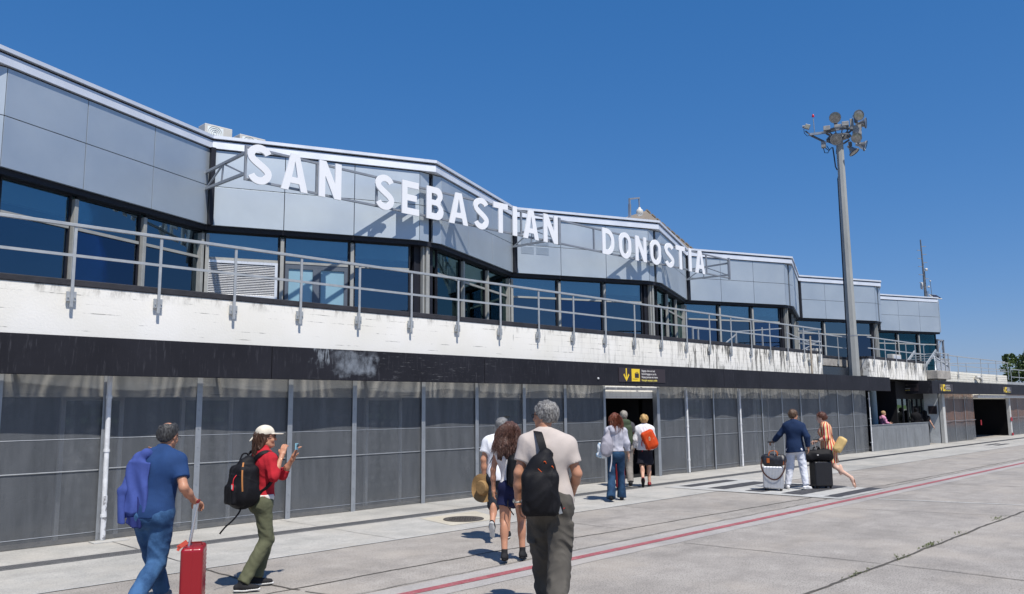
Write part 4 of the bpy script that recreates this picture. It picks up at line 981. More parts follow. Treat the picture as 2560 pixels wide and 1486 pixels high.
def nets(D,lo,vox):
    S=D<0; n=np.array(D.shape)-1
    cnt=sum(S[i:n[0]+i,j:n[1]+j,k:n[2]+k].astype(np.int8) for i in (0,1) for j in (0,1) for k in (0,1))
    act=(cnt>0)&(cnt<8); idx=-np.ones(act.shape,np.int64); I=np.stack(np.nonzero(act),-1); idx[act]=np.arange(len(I))
    acc=np.zeros((len(I),3)); num=np.zeros(len(I))
    cn=[(i,j,k) for i in (0,1) for j in (0,1) for k in (0,1)]
    for a in cn:
        for ax in range(3):
            if a[ax]==0:
                b=list(a); b[ax]=1; da=D[I[:,0]+a[0],I[:,1]+a[1],I[:,2]+a[2]]; db=D[I[:,0]+b[0],I[:,1]+b[1],I[:,2]+b[2]]
                m=(da<0)!=(db<0); t=np.where(m,da/(da-db+1e-12),0); p=np.tile(np.array(a,float),(len(I),1)); p[:,ax]+=t
                acc[m]+=p[m]; num[m]+=1
    V=(I+acc/num[:,None])*vox+lo; F=[]
    for ax in range(3):
        u_,v_=(ax+1)%3,(ax+2)%3; s0=[slice(None)]*3; s1=[slice(None)]*3; s0[ax]=slice(0,-1); s1[ax]=slice(1,None)
        a=S[tuple(s0)];b=S[tuple(s1)]; e=np.stack(np.nonzero(a!=b),-1); fl=a[tuple(e.T)]
        ok=(e[:,u_]>0)&(e[:,v_]>0)&(e[:,u_]<n[u_])&(e[:,v_]<n[v_]); e=e[ok];fl=fl[ok]
        def ci(du,dv):
            c=e.copy(); c[:,u_]-=du; c[:,v_]-=dv; return idx[tuple(c.T)]
        q=np.stack([ci(1,1),ci(0,1),ci(0,0),ci(1,0)],-1); q[~fl]=q[~fl][:,::-1]; F.append(q)
    return V,np.concatenate(F)
def soft(name,S,mat,parent):
    V,F=S.mesh(); me=bpy.data.meshes.new(name); me.vertices.add(len(V)); me.vertices.foreach_set('co',V.astype(np.float32).ravel())
    me.loops.add(F.size); me.loops.foreach_set('vertex_index',F.ravel().astype(np.int32)); me.polygons.add(len(F))
    me.polygons.foreach_set('loop_start',np.arange(0,F.size,4,dtype=np.int32)); me.polygons.foreach_set('use_smooth',np.ones(len(F),bool)); me.update(calc_edges=True); me.materials.append(mat)
    o=bpy.data.objects.new(name,me); COL.objects.link(o); o.parent=parent; return o
# ---------------------------------------------------------------- cloth, skin and hair materials
def cloth(name,col,var=.12,rough=.85,weave=220,bump=.25,scale=9,spec=.2):
    g=G(name); n1=g.noise(scale,5); f=g.noise(weave,2); c=g.mix(g.ramp(n1,.3,.7),tuple(x*(1-var) for x in col),tuple(min(1,x*(1+var)) for x in col))
    c=g.mix(g.math('MULTIPLY',g.ramp(f,.4,.65),.10),c,tuple(x*.55 for x in col)); g.bump(g.math('ADD',f,g.math('MULTIPLY',g.noise(26,4),2.)),bump,.006); return g.done(c,rough,0,spec)
def skin(name,col):
    g=G(name); n=g.noise(14,4); c=g.mix(g.ramp(n,.3,.7),tuple(x*.86 for x in col),col); c=g.mix(g.math('MULTIPLY',g.ramp(g.noise(50,3),.55,.7),.25),c,(col[0]*.9,col[1]*.62,col[2]*.55))
    g.p.inputs['Subsurface Weight'].default_value=.06; g.p.inputs['Subsurface Radius'].default_value=(.01,.004,.002); return g.done(c,.5,0,.35)
def hairm(name,c1,c2,st=(1,1,.2),f=120):
    g=G(name); n=g.noise(f,3,g.mapping(st)); n2=g.noise(18,4); c=g.mix(g.ramp(n,.35,.65),c1,c2); c=g.mix(g.math('MULTIPLY',g.ramp(n2,.45,.7),.4),c,tuple(x*.5 for x in c1)); g.bump(n,.6,.006); return g.done(c,.5,0,.35)
SK=skin('skin light',(.62,.36,.25)); SKT=skin('skin tanned',(.50,.25,.155)); SKP=skin('skin pale',(.70,.45,.34))
C_EYE=M('eye dark',(.02,.015,.012),.15,var=.05); C_SOLE=cloth('white rubber sole',(.62,.62,.60),weave=60); C_BLKSHOE=cloth('black knit shoe',(.018,.018,.02),spec=.3)
C_BLACK=cloth('black nylon',(.006,.006,.008),rough=.65,weave=350,spec=.22,var=.3); C_GLASS=M('dark sunglass lens',(.01,.01,.012),.08,0,.8,var=.02)
# ---------------------------------------------------------------- people
DEF=dict(pel=(0,0,.95),ch=(0,0,1.29),nk=(0,-.02,1.475),hd=(0,.015,1.635),shR=(.178,-.01,1.425),shL=(-.178,-.01,1.425),elR=(.225,-.03,1.14),elL=(-.225,-.03,1.14),
 wrR=(.24,.05,.90),wrL=(-.24,.05,.90),hpR=(.088,0,.91),hpL=(-.088,0,.91),knR=(.095,.02,.49),knL=(-.095,.02,.49),anR=(.095,-.02,.085),anL=(-.095,-.02,.085),toR=(.11,.13,.03),toL=(-.11,.13,.03))
def lerp(a,b,t): return A_(a)+(A_(b)-A_(a))*t
def unit(v): v=A_(v); return v/(np.linalg.norm(v)+1e-9)
def headmat(yaw,pitch=0,roll=0):
    m_=Matrix.Rotation(R(yaw),3,'Z')@Matrix.Rotation(R(pitch),3,'X')@Matrix.Rotation(R(roll),3,'Y'); return np.array(m_,dtype=np.float32)
class P_:
    pass
def person(label,loc,az,h,J=None,hy=0,hp=0,sw=1.,ww=1.,hw=1.,fem=False,group=None,tilt=None):
    p=P_(); p.J={**DEF,**(J or {})}; p.t=thing('person',label,'person',(loc[0],loc[1],0),R(az-90),group); s=h/1.75; p.t.scale=(s,s,s); p.s=s
    for q in ('shR','shL'):
        v=p.J[q]; n_=p.J['nk']; p.J[q]=(n_[0]+(v[0]-n_[0])*.90,v[1],v[2]-.026)
    for q in ('elR','elL'):
        v=p.J[q]; p.J[q]=(v[0]-.012*(1 if v[0]>0 else -1),v[1],v[2])
    p.hm=headmat(hy,hp); p.sw,p.ww,p.hw,p.fem=sw,ww,hw,fem; return p
def H_(p,v): return A_(p.J['hd'])+p.hm@A_(v)
def torso(F,p,off=0,k=.05,top=True,low=True):
    J=p.J; pel,ch,nk=A_(J['pel']),A_(J['ch']),A_(J['nk'])
    F.ell(pel+A_((0,-.012,-.02)),(.165*p.hw+off,.122+off,.14+off),k)
    F.ell(lerp(pel,ch,.5),(.142*p.ww+off,.108+off,.20+off),k)
    if top:
        F.ell(ch+A_((0,-.005,0)),(.162*p.sw+off,.116+off,.185+off),k)
        for q in ('R','L'): F.cap(J['sh'+q],lerp(nk,J['sh'+q],.15),.056+off,.050+off,k); F.ell(lerp(ch,J['sh'+q],.55)+A_((0,-.03,.0)),(.09+off,.075+off,.12+off),k)
        if p.fem:
            for q in (-1,1): F.ell(ch+A_((q*.07,.085,-.01)),(.062+off,.05+off,.065+off),.04)
def hand(F,w,dirv,pn,curl=.35,side=1,k=.004,grip=False,sc=1.):
    # w wrist, dirv hand direction, pn palm normal, side: +1 thumb along cross(dir,pn)
    w=A_(w); d_=unit(dirv); pn=unit(A_(pn)-d_*np.dot(unit(pn),d_)); x=np.cross(d_,pn)*side
    F.cap(w-d_*.02,w+d_*.02,.027*sc,.028*sc,.012)
    rot=np.stack([x,pn,d_],1); F.box(w+d_*.052*sc,(.026*sc,.004*sc,.030*sc),.0105*sc,.014,rot)
    for i,(o,L_) in enumerate(((.030,.070),(.010,.078),(-.010,.073),(-.029,.058))):
        b=w+d_*.088*sc+x*o*sc; c=(1.25 if grip else curl*(1+.15*i)); dd=d_
        for j,f in enumerate((.45,.32,.23)):
            ang=c*(.55 if j==0 else 1.)*(.9 if j else 1)
            dd=unit(dd*math.cos(ang)+pn*math.sin(ang)) if True else dd
            # keep rotating in the palm plane
            e=b+dd*L_*f*sc; F.cap(b,e,.0088*sc-.0008*j,.0082*sc-.0008*j,k); b=e
            tq=dd; pn_=unit(pn-tq*np.dot(pn,tq)); 
            if j<2: pass
    tb=w+d_*.030*sc+x*.030*sc; t1=tb+unit(x*.7+d_*.6+pn*(.45 if not grip else .9))*.038*sc; F.cap(tb,t1,.0125*sc,.0105*sc,.010); t2=t1+unit(x*(.15 if grip else .35)+d_*.8+pn*(.9 if grip else .35))*.030*sc; F.cap(t1,t2,.0100*sc,.0085*sc,.005)
def skinbody(p,mat=SK,vox=.008,hands=None,legs=True,face=True,nose=1.):
    J=p.J; F=SDF(vox); torso(F,p)
    nk,hd=A_(J['nk']),A_(J['hd']); F.cap(nk+A_((0,0,-.04)),hd+A_((0,-.015,-.06)),.058,.052,.03)
    F.ell(H_(p,(0,-.012,.030)),(.074,.092,.086),.02,rot=p.hm); F.ell(H_(p,(0,.025,-.025)),(.060,.066,.088),.03,rot=p.hm); F.ell(H_(p,(0,.045,-.085)),(.040,.042,.032),.03,rot=p.hm)
    F.cap(H_(p,(.052,0,-.06)),H_(p,(.025,.055,-.098)),.016,.014,.03); F.cap(H_(p,(-.052,0,-.06)),H_(p,(-.025,.055,-.098)),.016,.014,.03)
    for q in (-1,1): F.ell(H_(p,(q*.076,-.004,-.012)),(.009,.020,.031),.006,rot=p.hm)
    if face:
        F.cap(H_(p,(0,.088,.012)),H_(p,(0,.108*nose,-.030)),.008,.0125,.012); F.cap(H_(p,(-.032,.080,.022)),H_(p,(.032,.080,.022)),.011,.011,.014)
        for q in (-1,1): F.ell(H_(p,(q*.031,.101,.004)),(.013,.012,.009),.01,sub=True,rot=p.hm); F.ell(H_(p,(q*.030,.080,.003)),(.0135,.0125,.011),.004,rot=p.hm); F.ell(H_(p,(q*.038,.065,-.035)),(.024,.022,.024),.02,rot=p.hm)
        F.cap(H_(p,(-.018,.084,-.060)),H_(p,(.018,.084,-.060)),.0085,.0085,.006); F.cap(H_(p,(-.015,.083,-.072)),H_(p,(.015,.083,-.072)),.009,.009,.006); F.ell(H_(p,(0,.082,-.098)),(.018,.014,.014),.015,rot=p.hm)
    for q in 'RL':
        s_,e,w=J['sh'+q],J['el'+q],J['wr'+q]; th=.86 if p.fem else 1.
        F.cap(s_,e,.052*th,.040*th,.03); F.cap(e,lerp(e,w,.45),.041*th,.040*th,.02); F.cap(lerp(e,w,.4),w,.040*th,.026*th,.02)
        hd_=(hands or {}).get(q,{}); dv=hd_.get('dir',A_(w)-A_(e)); sd=1 if q=='R' else -1
        hand(F,w,dv,hd_.get('pn',(-sd,0,0)),hd_.get('curl',.35),hd_.get('side',sd*-1 if False else (1 if q=='R' else -1)),grip=hd_.get('grip',False))
        if legs:
            a,b,c=J['hp'+q],J['kn'+q],J['an'+q]; F.cap(a,b,.088 if not p.fem else .092,.056,.03); F.cap(b,c,.052,.036,.02); F.ell(lerp(b,c,.30)+A_((0,-.018,0)),(.050,.052,.12),.03)
            F.cap(c,lerp(c,J['to'+q],.8),.034,.022,.02)
    o=soft('body',F,mat,p.t)
    if face:
        for q in (-1,1):
            b=MB().lathe([(.0,-.005),(.0058,-.003),(.0062,0.0),(.0045,.0035),(0,.005)],H_(p,(q*.030,.0895,.003)),p.hm@A_((0,1,0)),10); obj('eye',b,C_EYE,p.t,smooth=True,world=False)
    return o
def shirt(p,mat,off=.014,hem=.86,su=.62,sf=0.,vox=.009,fold=.006,seed=1,name='shirt',hemn=(0,0,-1),flare=.0,sleevek=1.,neck=True,fst=(1,1,.45),tail=0.,fr=15):
    J=p.J; F=SDF(vox); torso(F,p,off)
    pel=A_(J['pel'])
    if hem<.93: F.cap(pel+A_((0,-.01,.02)),A_((pel[0],pel[1]-.01,hem-.03)),.150+off,.155+off+flare,.06,sq=((0,1,0),.80))
    for q in 'RL':
        s_,e,w=J['sh'+q],J['el'+q],J['wr'+q]
        if sf<=0: F.cap(s_,lerp(s_,e,su),(.050+off)*sleevek,(.047+off*1.1)*sleevek,.035,flat=True)
        else: F.cap(s_,e,.050+off*.8,.044+off*.7,.03); F.cap(e,lerp(e,w,sf),.047+off*.7,.037+off*.5,.02,flat=True)
    if neck: F.cap(lerp(J['nk'],J['hd'],.0),lerp(J['nk'],J['hd'],.12 if neck is True else neck),.062+off*.2,.058+off*.2,.02,flat=True)
    if fold: F.disp(lambda P: -fold*1.5*(ridge(P+.3*P[:,[2,2,0]]*A_((1,.3,0)),fr,seed,fst)-.35)*(.55+.45*np.tanh(2*wob(P,5,seed+4)))-fold*.5*ridge(P,fr*1.9,seed+9,(1,1,.8)))
    F.cut((0,0,hem),hemn)
    return soft(name,F,mat,p.t)
def trousers(p,mat,off=.018,waist=1.03,vox=.009,fold=.006,seed=3,ends=(1.,1.),rk=.076,ra=.066,name='trousers',cargo=False,rt_=.100):
    J=p.J; F=SDF(vox); pel=A_(J['pel'])
    F.ell(pel+A_((0,-.016,-.02)),(.150*p.hw+off,.118+off,.140+off),.04); F.cap(pel+A_((0,-.005,.02)),pel+A_((0,-.005,.14)),.13+off*.5,.125+off*.5,.04,sq=((0,1,0),.82))
    for i,q in enumerate('RL'):
        a,b,c=J['hp'+q],J['kn'+q],J['an'+q]; F.cap(a,b,rt_+off*.4,rk+off*.4,.035)
        if ends[i]>0: e=lerp(b,c,ends[i]); F.cap(b,e,rk+off*.3,ra+off*.2,.02,flat=True)
        F.ell(A_(a)+A_((0,-.05,-.03)),(.074+off,.066+off,.085),.05)
        if cargo:
            m_=lerp(a,b,.62)+A_(((1 if q=='R' else -1)*.075,-.005,0)); F.box(m_,(.018,.055,.085),.012,.012)
    F.cut((0,0,waist),(0,0,1))
    ks=[A_(J['knR']),A_(J['knL']),A_(J['anR']),A_(J['anL'])]
    def fo(P):
        w_=np.zeros(len(P),np.float32)+.60
        for i,k_ in enumerate(ks): w_=np.maximum(w_,np.exp(-((P-k_)**2).sum(1)/(.14**2)))
        w_=np.maximum(w_,.35*np.exp(-((P[:,2]-.80)/.10)**2))
        return -fold*w_*(ridge(P+.25*P[:,[2,2,0]]*A_((1,.5,0)),16,seed,(1.0,.9,.75))+.5*ridge(P,33,seed+5,(.8,.8,1.0)))
    F.disp(fo); return soft(name,F,mat,p.t)
def shoe(p,q,mat,sole=C_SOLE,sz=1.,hi=False,pitch=None):
    J=p.J; a=A_(J['an'+q]); t_=A_(J['to'+q]); f=unit(t_-a-A_((0,0,0))); fl=t_-a; fl=A_((fl[0],fl[1],fl[2]+.055)) ; f=unit(fl)
    s_=unit(np.cross(f,(0,0,1))); u_=np.cross(s_,f)
    base=a-u_*.062; heel=base-f*.055; toe=base+f*.175*sz
    F=SDF(.006); F.cap(heel+u_*.034,base+f*.03+u_*.036,.034,.036,.03); F.cap(base+u_*.034+f*.03,toe-f*.04+u_*.022,.036,.028,.03,sq=(tuple(s_),1.2)); F.cap(a-u_*.01,a+u_*(.030 if not hi else .07),.040,.040,.03,flat=True)
    F.cut(base+u_*.008,-u_); F.disp(lambda P:.0015*np.sin(P@A_(f)*260)*(P@A_(f)>(a@A_(f)+.02)))
    o=soft('shoe',F,mat,p.t)
    if sole:
        rot=np.stack([s_,f,u_],1); F=SDF(.006); F.cap(heel+u_*.004,base+f*.03,.034,.033,.03,sq=(tuple(u_),.45)); F.cap(base+f*.02+u_*.002,toe-f*.035+u_*.006,.037,.036,.03,sq=(tuple(u_),.42)); F.cut(base+u_*.014,u_); F.cut(base-u_*.016,-u_); so_=soft('sole',F,sole,p.t); so_.parent=o
    return o
def haircap(p,mat,thick=.012,front=.055,back=-.085,extra=None,name='hair',vox=.006,bald=None,rough=.004,seed=2):
    F=SDF(vox); c=H_(p,(0,-.016,.030)); F.ell(c,(.078+thick,.094+thick,.088+thick),.02,rot=p.hm); F.ell(H_(p,(0,-.046,-.020)),(.060+thick*.6,.046+thick,.066),.03,rot=p.hm)
    # hairline: cut the face side with a slanted plane, the nape with a low plane
    F.cut(H_(p,(0,front,.045)),p.hm@A_((0,.80,-.60))); F.cut(H_(p,(0,-.02,back)),p.hm@A_((0,-.1,-1)))
    if bald: F.ell(H_(p,bald[0]),bald[1],.01,sub=True,rot=p.hm)
    if extra: extra(F)
    F.disp(lambda P:-rough*ridge(P,42,seed,(1,1,.6))-rough*.6*ridge(P,90,seed+3,(1,1,.5)))
    return soft(name,F,mat,p.t)
def strands(p,mat,n,length,seed=1,wave=.012,spread=.09,root=None,rad=.0028,name='hair_strands',frontmin=-.9,drift=(0,0,0),thr=.80):
    rs=np.random.default_rng(seed); b=MB(); gv=p.hm
    for i in range(n):
        th=rs.uniform(-math.pi*thr,math.pi*thr); ph=rs.uniform(.05,1.)
        d0=A_((math.sin(th)*math.cos(ph*1.2-.2),-math.cos(th)*math.cos(ph*1.2-.2),math.sin(ph*1.2-.2))); 
        if d0[1]>.35: continue
        q=H_(p,A_((0,-.014,.03))+d0*A_((.084,.100,.094))); L_=length*rs.uniform(.72,1.05); pts=[q]; out=(gv@d0); a=rs.uniform(0,6.28); fr=rs.uniform(9,15); pos=q.copy()
        for k in range(1,13):
            t=k/12; dirv=unit(out*(.55*max(0,1-t*3.2))+A_((0,0,-1))*(.35+t*1.0)+A_((out[0]*spread*2,out[1]*spread*2,0))*(1-t)); pos=pos+dirv*L_/12
            pos=pos+A_((math.sin(a+fr*t)*wave*.35,math.cos(a*1.3+fr*t)*wave*.3,0))+A_(drift)/12
            pts.append(pos.copy())
        r0=rad*rs.uniform(.7,1.3); b.tube([tuple(x) for x in pts],[r0]*9+[r0*.8,r0*.6,r0*.4,r0*.15],3,False)
    return obj(name,b,mat,p.t,smooth=False,world=False,fix=False)
def W2(p,v): 
    m_=Matrix.Translation(p.t.location)@Matrix.Rotation(p.t.rotation_euler.z,4,'Z')@Matrix.Scale(p.s,4); return m_@Vector([float(x) for x in v])
def held(p,name,label,cat,group=None):
    t=thing(name,label,cat,tuple(p.t.location),p.t.rotation_euler.z,group); t.scale=p.t.scale; q=P_(); q.t=t; return t
def lobj(name,mb,mat,t,**k): return obj(name,mb,mat,t,world=False,**k)
def strapmb(pts,w_,th=.006,side=None):
    b=MB(); P=[Vector([float(c) for c in q]) for q in pts]
    for i in range(len(P)-1): b.bar(P[i],P[i+1],w_,th,side or (0,1,0))
    return b
def ribbonstrap(pts,w_,th,nrm):
    # smooth strap: sweep a flat section; nrm: outward direction per point
    P=[A_(q) for q in pts]; N=[unit(q) for q in nrm]; vs=[];fs=[]
    for i in range(len(P)):
        t=unit(P[min(i+1,len(P)-1)]-P[max(i-1,0)]); s_=unit(np.cross(t,N[i])); n=np.cross(s_,t)
        for a,c in ((-1,-1),(1,-1),(1,1),(-1,1)): vs.append(tuple(P[i]+s_*a*w_/2+n*c*th/2))
    for i in range(len(P)-1):
        for k in range(4): k2=(k+1)%4; fs.append((i*4+k,i*4+k2,i*4+4+k2,i*4+4+k))
    fs+= [(0,1,2,3),tuple(len(vs)-4+k for k in range(4))]
    return MB().add(vs,fs)
def spl(pts,n=8):
    P=[A_(q) for q in pts]; o=[]
    for i in range(len(P)-1):
        p0=P[max(i-1,0)];p1=P[i];p2=P[i+1];p3=P[min(i+2,len(P)-1)]
        for k in range(n):
            t=k/n; o.append(.5*((2*p1)+(-p0+p2)*t+(2*p0-5*p1+4*p2-p3)*t*t+(-p0+3*p1-3*p2+p3)*t**3))
    o.append(P[-1]); return o
# ================================================================ THE PEOPLE
def suitcase(lab,loc,rz,mat,w_,dp,h,handle,hmat,rib='h',hh=1.0,lean=(0,0),extra=None):
    rod=((0,-.05),(0,.05)) if rib=='r' else ((-.055,-dp*.15),(.055,-dp*.15)); ro=-w_*.22 if rib=='r' else 0
    # local: x = width, y = depth (thin), z up; handle leaves the top near the back (-y)
    t=thing('suitcase',lab,'suitcase',loc,R(rz)); S=SDF(.006); z0=.055
    S.box((0,0,z0+h/2),(w_/2-.035,dp/2-.035,h/2-.035),.035,.01)
    if rib=='h':
        S.disp(lambda P: .0035*np.cos(P[:,2]*2*math.pi/.028)*(np.abs(P[:,1])>dp/2-.02)*(np.abs(P[:,2]-z0-h/2)<h/2-.05))
    if rib=='v':
        S.disp(lambda P: .0035*np.cos(P[:,0]*2*math.pi/.030)*(np.abs(P[:,0])<w_/2-.03)+.0035*np.cos(P[:,1]*2*math.pi/.030)*(np.abs(P[:,0])>w_/2-.012))
    S.disp(lambda P: .004*(np.abs(P[:,0 if rib=='r' else 1])<.005))
    soft('shell',S,mat,t)
    for sx in (-1,1):
        for sy in (-1,1):
            b=MB().lathe([(0,-.012),(.022,-.012),(.024,0),(.022,.012),(0,.012)],(sx*(w_/2-.05),sy*(dp/2-.04),.024),(1,0,0),14); b.box(sx*(w_/2-.05)-.018,sx*(w_/2-.05)+.018,sy*(dp/2-.04)-.018,sy*(dp/2-.04)+.018,.030,.062); lobj('wheel',b,C_BLACK,t,smooth=True)
    top=z0+h; b=MB(); 
    for sx,sy in rod: b.tube([(sx+ro,sy,top-.02),(sx+ro+lean[0]*.5,sy+lean[1]*.5,(top+hh)/2)],.010,8); b.tube([(sx+ro+lean[0]*.5,sy+lean[1]*.5,(top+hh)/2),(sx+ro+lean[0],sy+lean[1],hh)],.0075,8)
    lobj('telescopic_handle',b,hmat,t,smooth=True)
    b=MB().tube([(rod[0][0]*1.3+ro+lean[0],rod[0][1]*1.3+lean[1],hh),(rod[1][0]*1.3+ro+lean[0],rod[1][1]*1.3+lean[1],hh)],.014,8); lobj('grip',b,handle,t,smooth=True)
    b=MB().tube([(-.07,0,top-.005),(-.06,0,top+.022),(.06,0,top+.022),(.07,0,top-.005)],.008,6); lobj('carry_handle',b,handle,t,smooth=True)
    return t
# ---- 1 man in blue polo, jacket over the shoulder
p=person('balding man in a navy polo shirt and jeans walking away, gripping the red suitcase handle',(3.09,7.60),42,1.72,
 dict(pel=(0,0,.935),ch=(.04,.03,1.27),nk=(.045,.045,1.455),hd=(.065,.10,1.60),shR=(.225,.02,1.40),shL=(-.125,.03,1.42),elR=(.315,-.06,1.135),wrR=(.33,.11,1.00),elL=(-.25,.0,1.20),wrL=(-.15,.13,1.36),
 hpR=(.088,0,.90),hpL=(-.088,0,.90),knL=(-.08,.20,.50),anL=(-.07,.40,.13),toL=(-.07,.56,.075),knR=(.05,.02,.47),anR=(.02,-.36,.17),toR=(.03,-.26,.045)),hy=-14,hp=-14,ww=1.12,hw=1.04,sw=1.06)
GR=dict(R=dict(dir=(.25,.75,-.35),pn=(0,-.3,-1),grip=True),L=dict(dir=(.2,.2,.5),pn=(0,-1,0),grip=True))
skinbody(p,SKT,hands=GR,legs=False)
NAVY=cloth('navy pique cotton',(.019,.052,.150),weave=300); JEAN=None
def jeans(name,c1,c2):
    g=G(name); x,y,z=g.sep()[:3]; n=g.noise(5,5); k=g.ramp(n,.38,.62); c=g.mix(k,c1,c2); f=g.noise(260,2,g.mapping((1,1,.25))); c=g.mix(g.math('MULTIPLY',g.ramp(f,.4,.65),.12),c,tuple(min(1,q*1.7+.02) for q in c2)); g.bump(g.math('ADD',f,g.math('MULTIPLY',g.noise(22,5),2.5)),.35,.007); return g.done(c,.85,0,.2)
JEAN=jeans('mid blue denim',(.018,.052,.125),(.05,.125,.26))
shirt(p,NAVY,hem=.87,flare=.008,su=.66,fold=.005,seed=11,neck=.35,sleevek=1.12,fr=9); trousers(p,JEAN,fold=.009,seed=5,ends=(.97,.97),waist=1.02,ra=.068,rt_=.104)
GREY=cloth('grey knit shoe',(.16,.18,.22)); shoe(p,'R',GREY); shoe(p,'L',GREY)
haircap(p,hairm('dark grey hair',(.012,.011,.011),(.075,.075,.075)),.012,.03,-.075,bald=((-.030,-.055,.132),(.088,.100,.076)),rough=.005)
gl=MB().tube([tuple(H_(p,(.076,.0,.005))),tuple(H_(p,(.074,.06,.006))),tuple(H_(p,(.06,.098,.004)))],.0022,5); lobj('glasses',gl,C_BLACK,p.t)
t=held(p,'jacket','royal blue shirt jacket slung over the left shoulder of the man in the navy polo','jacket')
F=SDF(.006); sh=A_((-.070,.0,1.425))
F.cap(sh+A_((.045,.11,-.07)),sh+A_((.02,-.07,.02)),.040,.045,.04); F.cap(sh+A_((-.07,.07,-.07)),sh+A_((-.06,-.07,-.01)),.036,.040,.05)
rj=np.array(Matrix.Rotation(R(3),3,'Y')@Matrix.Rotation(R(-3),3,'X'),dtype=np.float32)
F.box((sh[0]-.025,-.130,1.145),(.085,.004,.215),.014,.08,rot=rj); F.box((sh[0]-.085,-.108,1.07),(.050,.004,.25),.014,.05,rot=rj)
F.disp(lambda P:-.0105*np.sin(P[:,0]*50+2.2*np.sin(P[:,2]*4.+1)+.9*np.sin(P[:,2]*11)+P[:,1]*12)*np.clip((1.46-P[:,2])*3,.25,1)-.004*ridge(P,19,23,(1.2,1,.5)))
F.cut((sh[0]-.03,0,.90),(.28,0,-1)); F.cut((sh[0]-.17,0,.80),(-.9,0,-1)); ROYAL=cloth('royal blue cotton',(.052,.082,.28),weave=280)
soft('cloth',F,ROYAL,t)
F=SDF(.006); F.box((sh[0]-.035,-.128,.93),(.055,.005,.13),.014,.03,rot=rj); F.disp(lambda P:-.007*np.sin(P[:,0]*85+P[:,2]*14)); F.cut((sh[0]-.05,0,.80),(-.6,0,-1)); soft('lower_flap',F,cloth('navy lining',(.020,.030,.13),weave=280),t)
F=SDF(.006); F.cap(sh+A_((-.09,-.08,-.12)),(sh[0]-.150,-.150,1.12),.040,.036,.03,sq=((0,1,0),.6)); F.cap((sh[0]-.150,-.150,1.12),(sh[0]-.150,-.150,.83),.036,.034,.03,flat=True,sq=((0,1,0),.6)); F.disp(lambda P:-.005*np.sin(P[:,0]*60+P[:,2]*16)); soft('sleeve',F,ROYAL,t)
# red suitcase
MR=G('glossy red shell'); MR.bump(MR.noise(300,2),.05,.001); mred=MR.done((.27,.006,.012),.28,0,.6)
CHROME=M('satin aluminium tube',(.62,.62,.64),.28,.85,.5,var=.04)
hd_w=W2(p,lerp(p.J['wrR'],p.J['wrR'],0)+A_((.02,.08,-.05)))
st=suitcase('glossy red hard-shell suitcase standing beside the man in the navy polo',(3.36,7.33,0),-30,mred,.190,.36,.55,cloth('dark red rubber',(.16,.02,.02)),CHROME,'r',hh=.985,lean=(.06,.02))
# ribs on the wide sides, stickers and tag
b=MB()
for k in range(12): z=.12+k*.038; b.bar((.094,-.14,z),(.094,.14,z),.008,.014)
lobj('rib',b,mred,st)
b=MB().obox((-.08,-.16,.635),((.6,0,.4),(0,1,0),(-.4,0,.6)),(.045,.004,.02)); b.obox((-.11,-.16,.605),((.3,0,.7),(0,1,0),(-.7,0,.3)),(.02,.004,.012)); lobj('luggage_tag',b,M('red luggage tag',(.55,.08,.05),.5),st)
# ---- 2 woman taking a picture
p=person('woman in a red fleece, beige cap and olive trousers, taking a picture with a phone',(4.22,7.93),0,1.64,
 dict(pel=(0,.12,.95),ch=(0,.135,1.27),nk=(0,.115,1.455),hd=(0,.15,1.615),shR=(.165,.13,1.405),shL=(-.165,.15,1.405),elR=(.245,.13,1.20),wrR=(.15,.27,1.415),elL=(-.10,.42,1.18),wrL=(.05,.47,1.375),
 hpR=(.082,.10,.91),hpL=(-.082,.16,.91),knR=(.10,.13,.50),knL=(-.07,.25,.50),anR=(.10,-.13,.085),anL=(-.08,.13,.085),toR=(.18,.02,.03),toL=(.0,.28,.03)),hy=-22,hp=2,fem=True,sw=.93,ww=.86,hw=.96)
skinbody(p,SKT,vox=.006,hands=dict(R=dict(dir=(-.2,.35,.9),pn=(-.5,.8,0),curl=.55,side=1),L=dict(dir=(.25,.2,.9),pn=(.3,.6,0),curl=.5,side=-1)),legs=False)
RED=cloth('red fleece',(.42,.020,.030),weave=160,rough=.95); shirt(p,RED,hem=.97,su=1,sf=.32,fold=.006,seed=41,neck=.45,off=.016,fr=13,vox=.008)
F=SDF(.008); F.ell(A_(p.J['pel'])+A_((0,-.01,.02)),(.168,.135,.12),.02); F.cut((0,0,.925),(0,0,-1)); F.cut((0,0,1.0),(0,0,1)); soft('undershirt',F,cloth('white cotton',(.72,.68,.62)),p.t)
OL=cloth('olive trekking cotton',(.105,.11,.065),weave=260,scale=5,var=.2); trousers(p,OL,fold=.008,seed=8,ends=(.95,.95),waist=.985,off=.012,rk=.066,ra=.062,rt_=.090)
shoe(p,'R',C_BLKSHOE,hi=True,sz=1.08); shoe(p,'L',C_BLKSHOE,hi=True,sz=1.08)
HB=hairm('brown hair',(.030,.014,.009),(.10,.048,.028))
haircap(p,HB,.008,.045,-.09,extra=lambda F:(F.cap(H_(p,(.02,-.085,-.02)),H_(p,(.04,-.13,-.26)),.042,.018,.02),F.cap(H_(p,(.065,-.02,-.02)),H_(p,(.07,-.07,-.12)),.022,.02,.02)))
strands(p,HB,90,.25,5,.006,.01,rad=.0022,thr=.30)
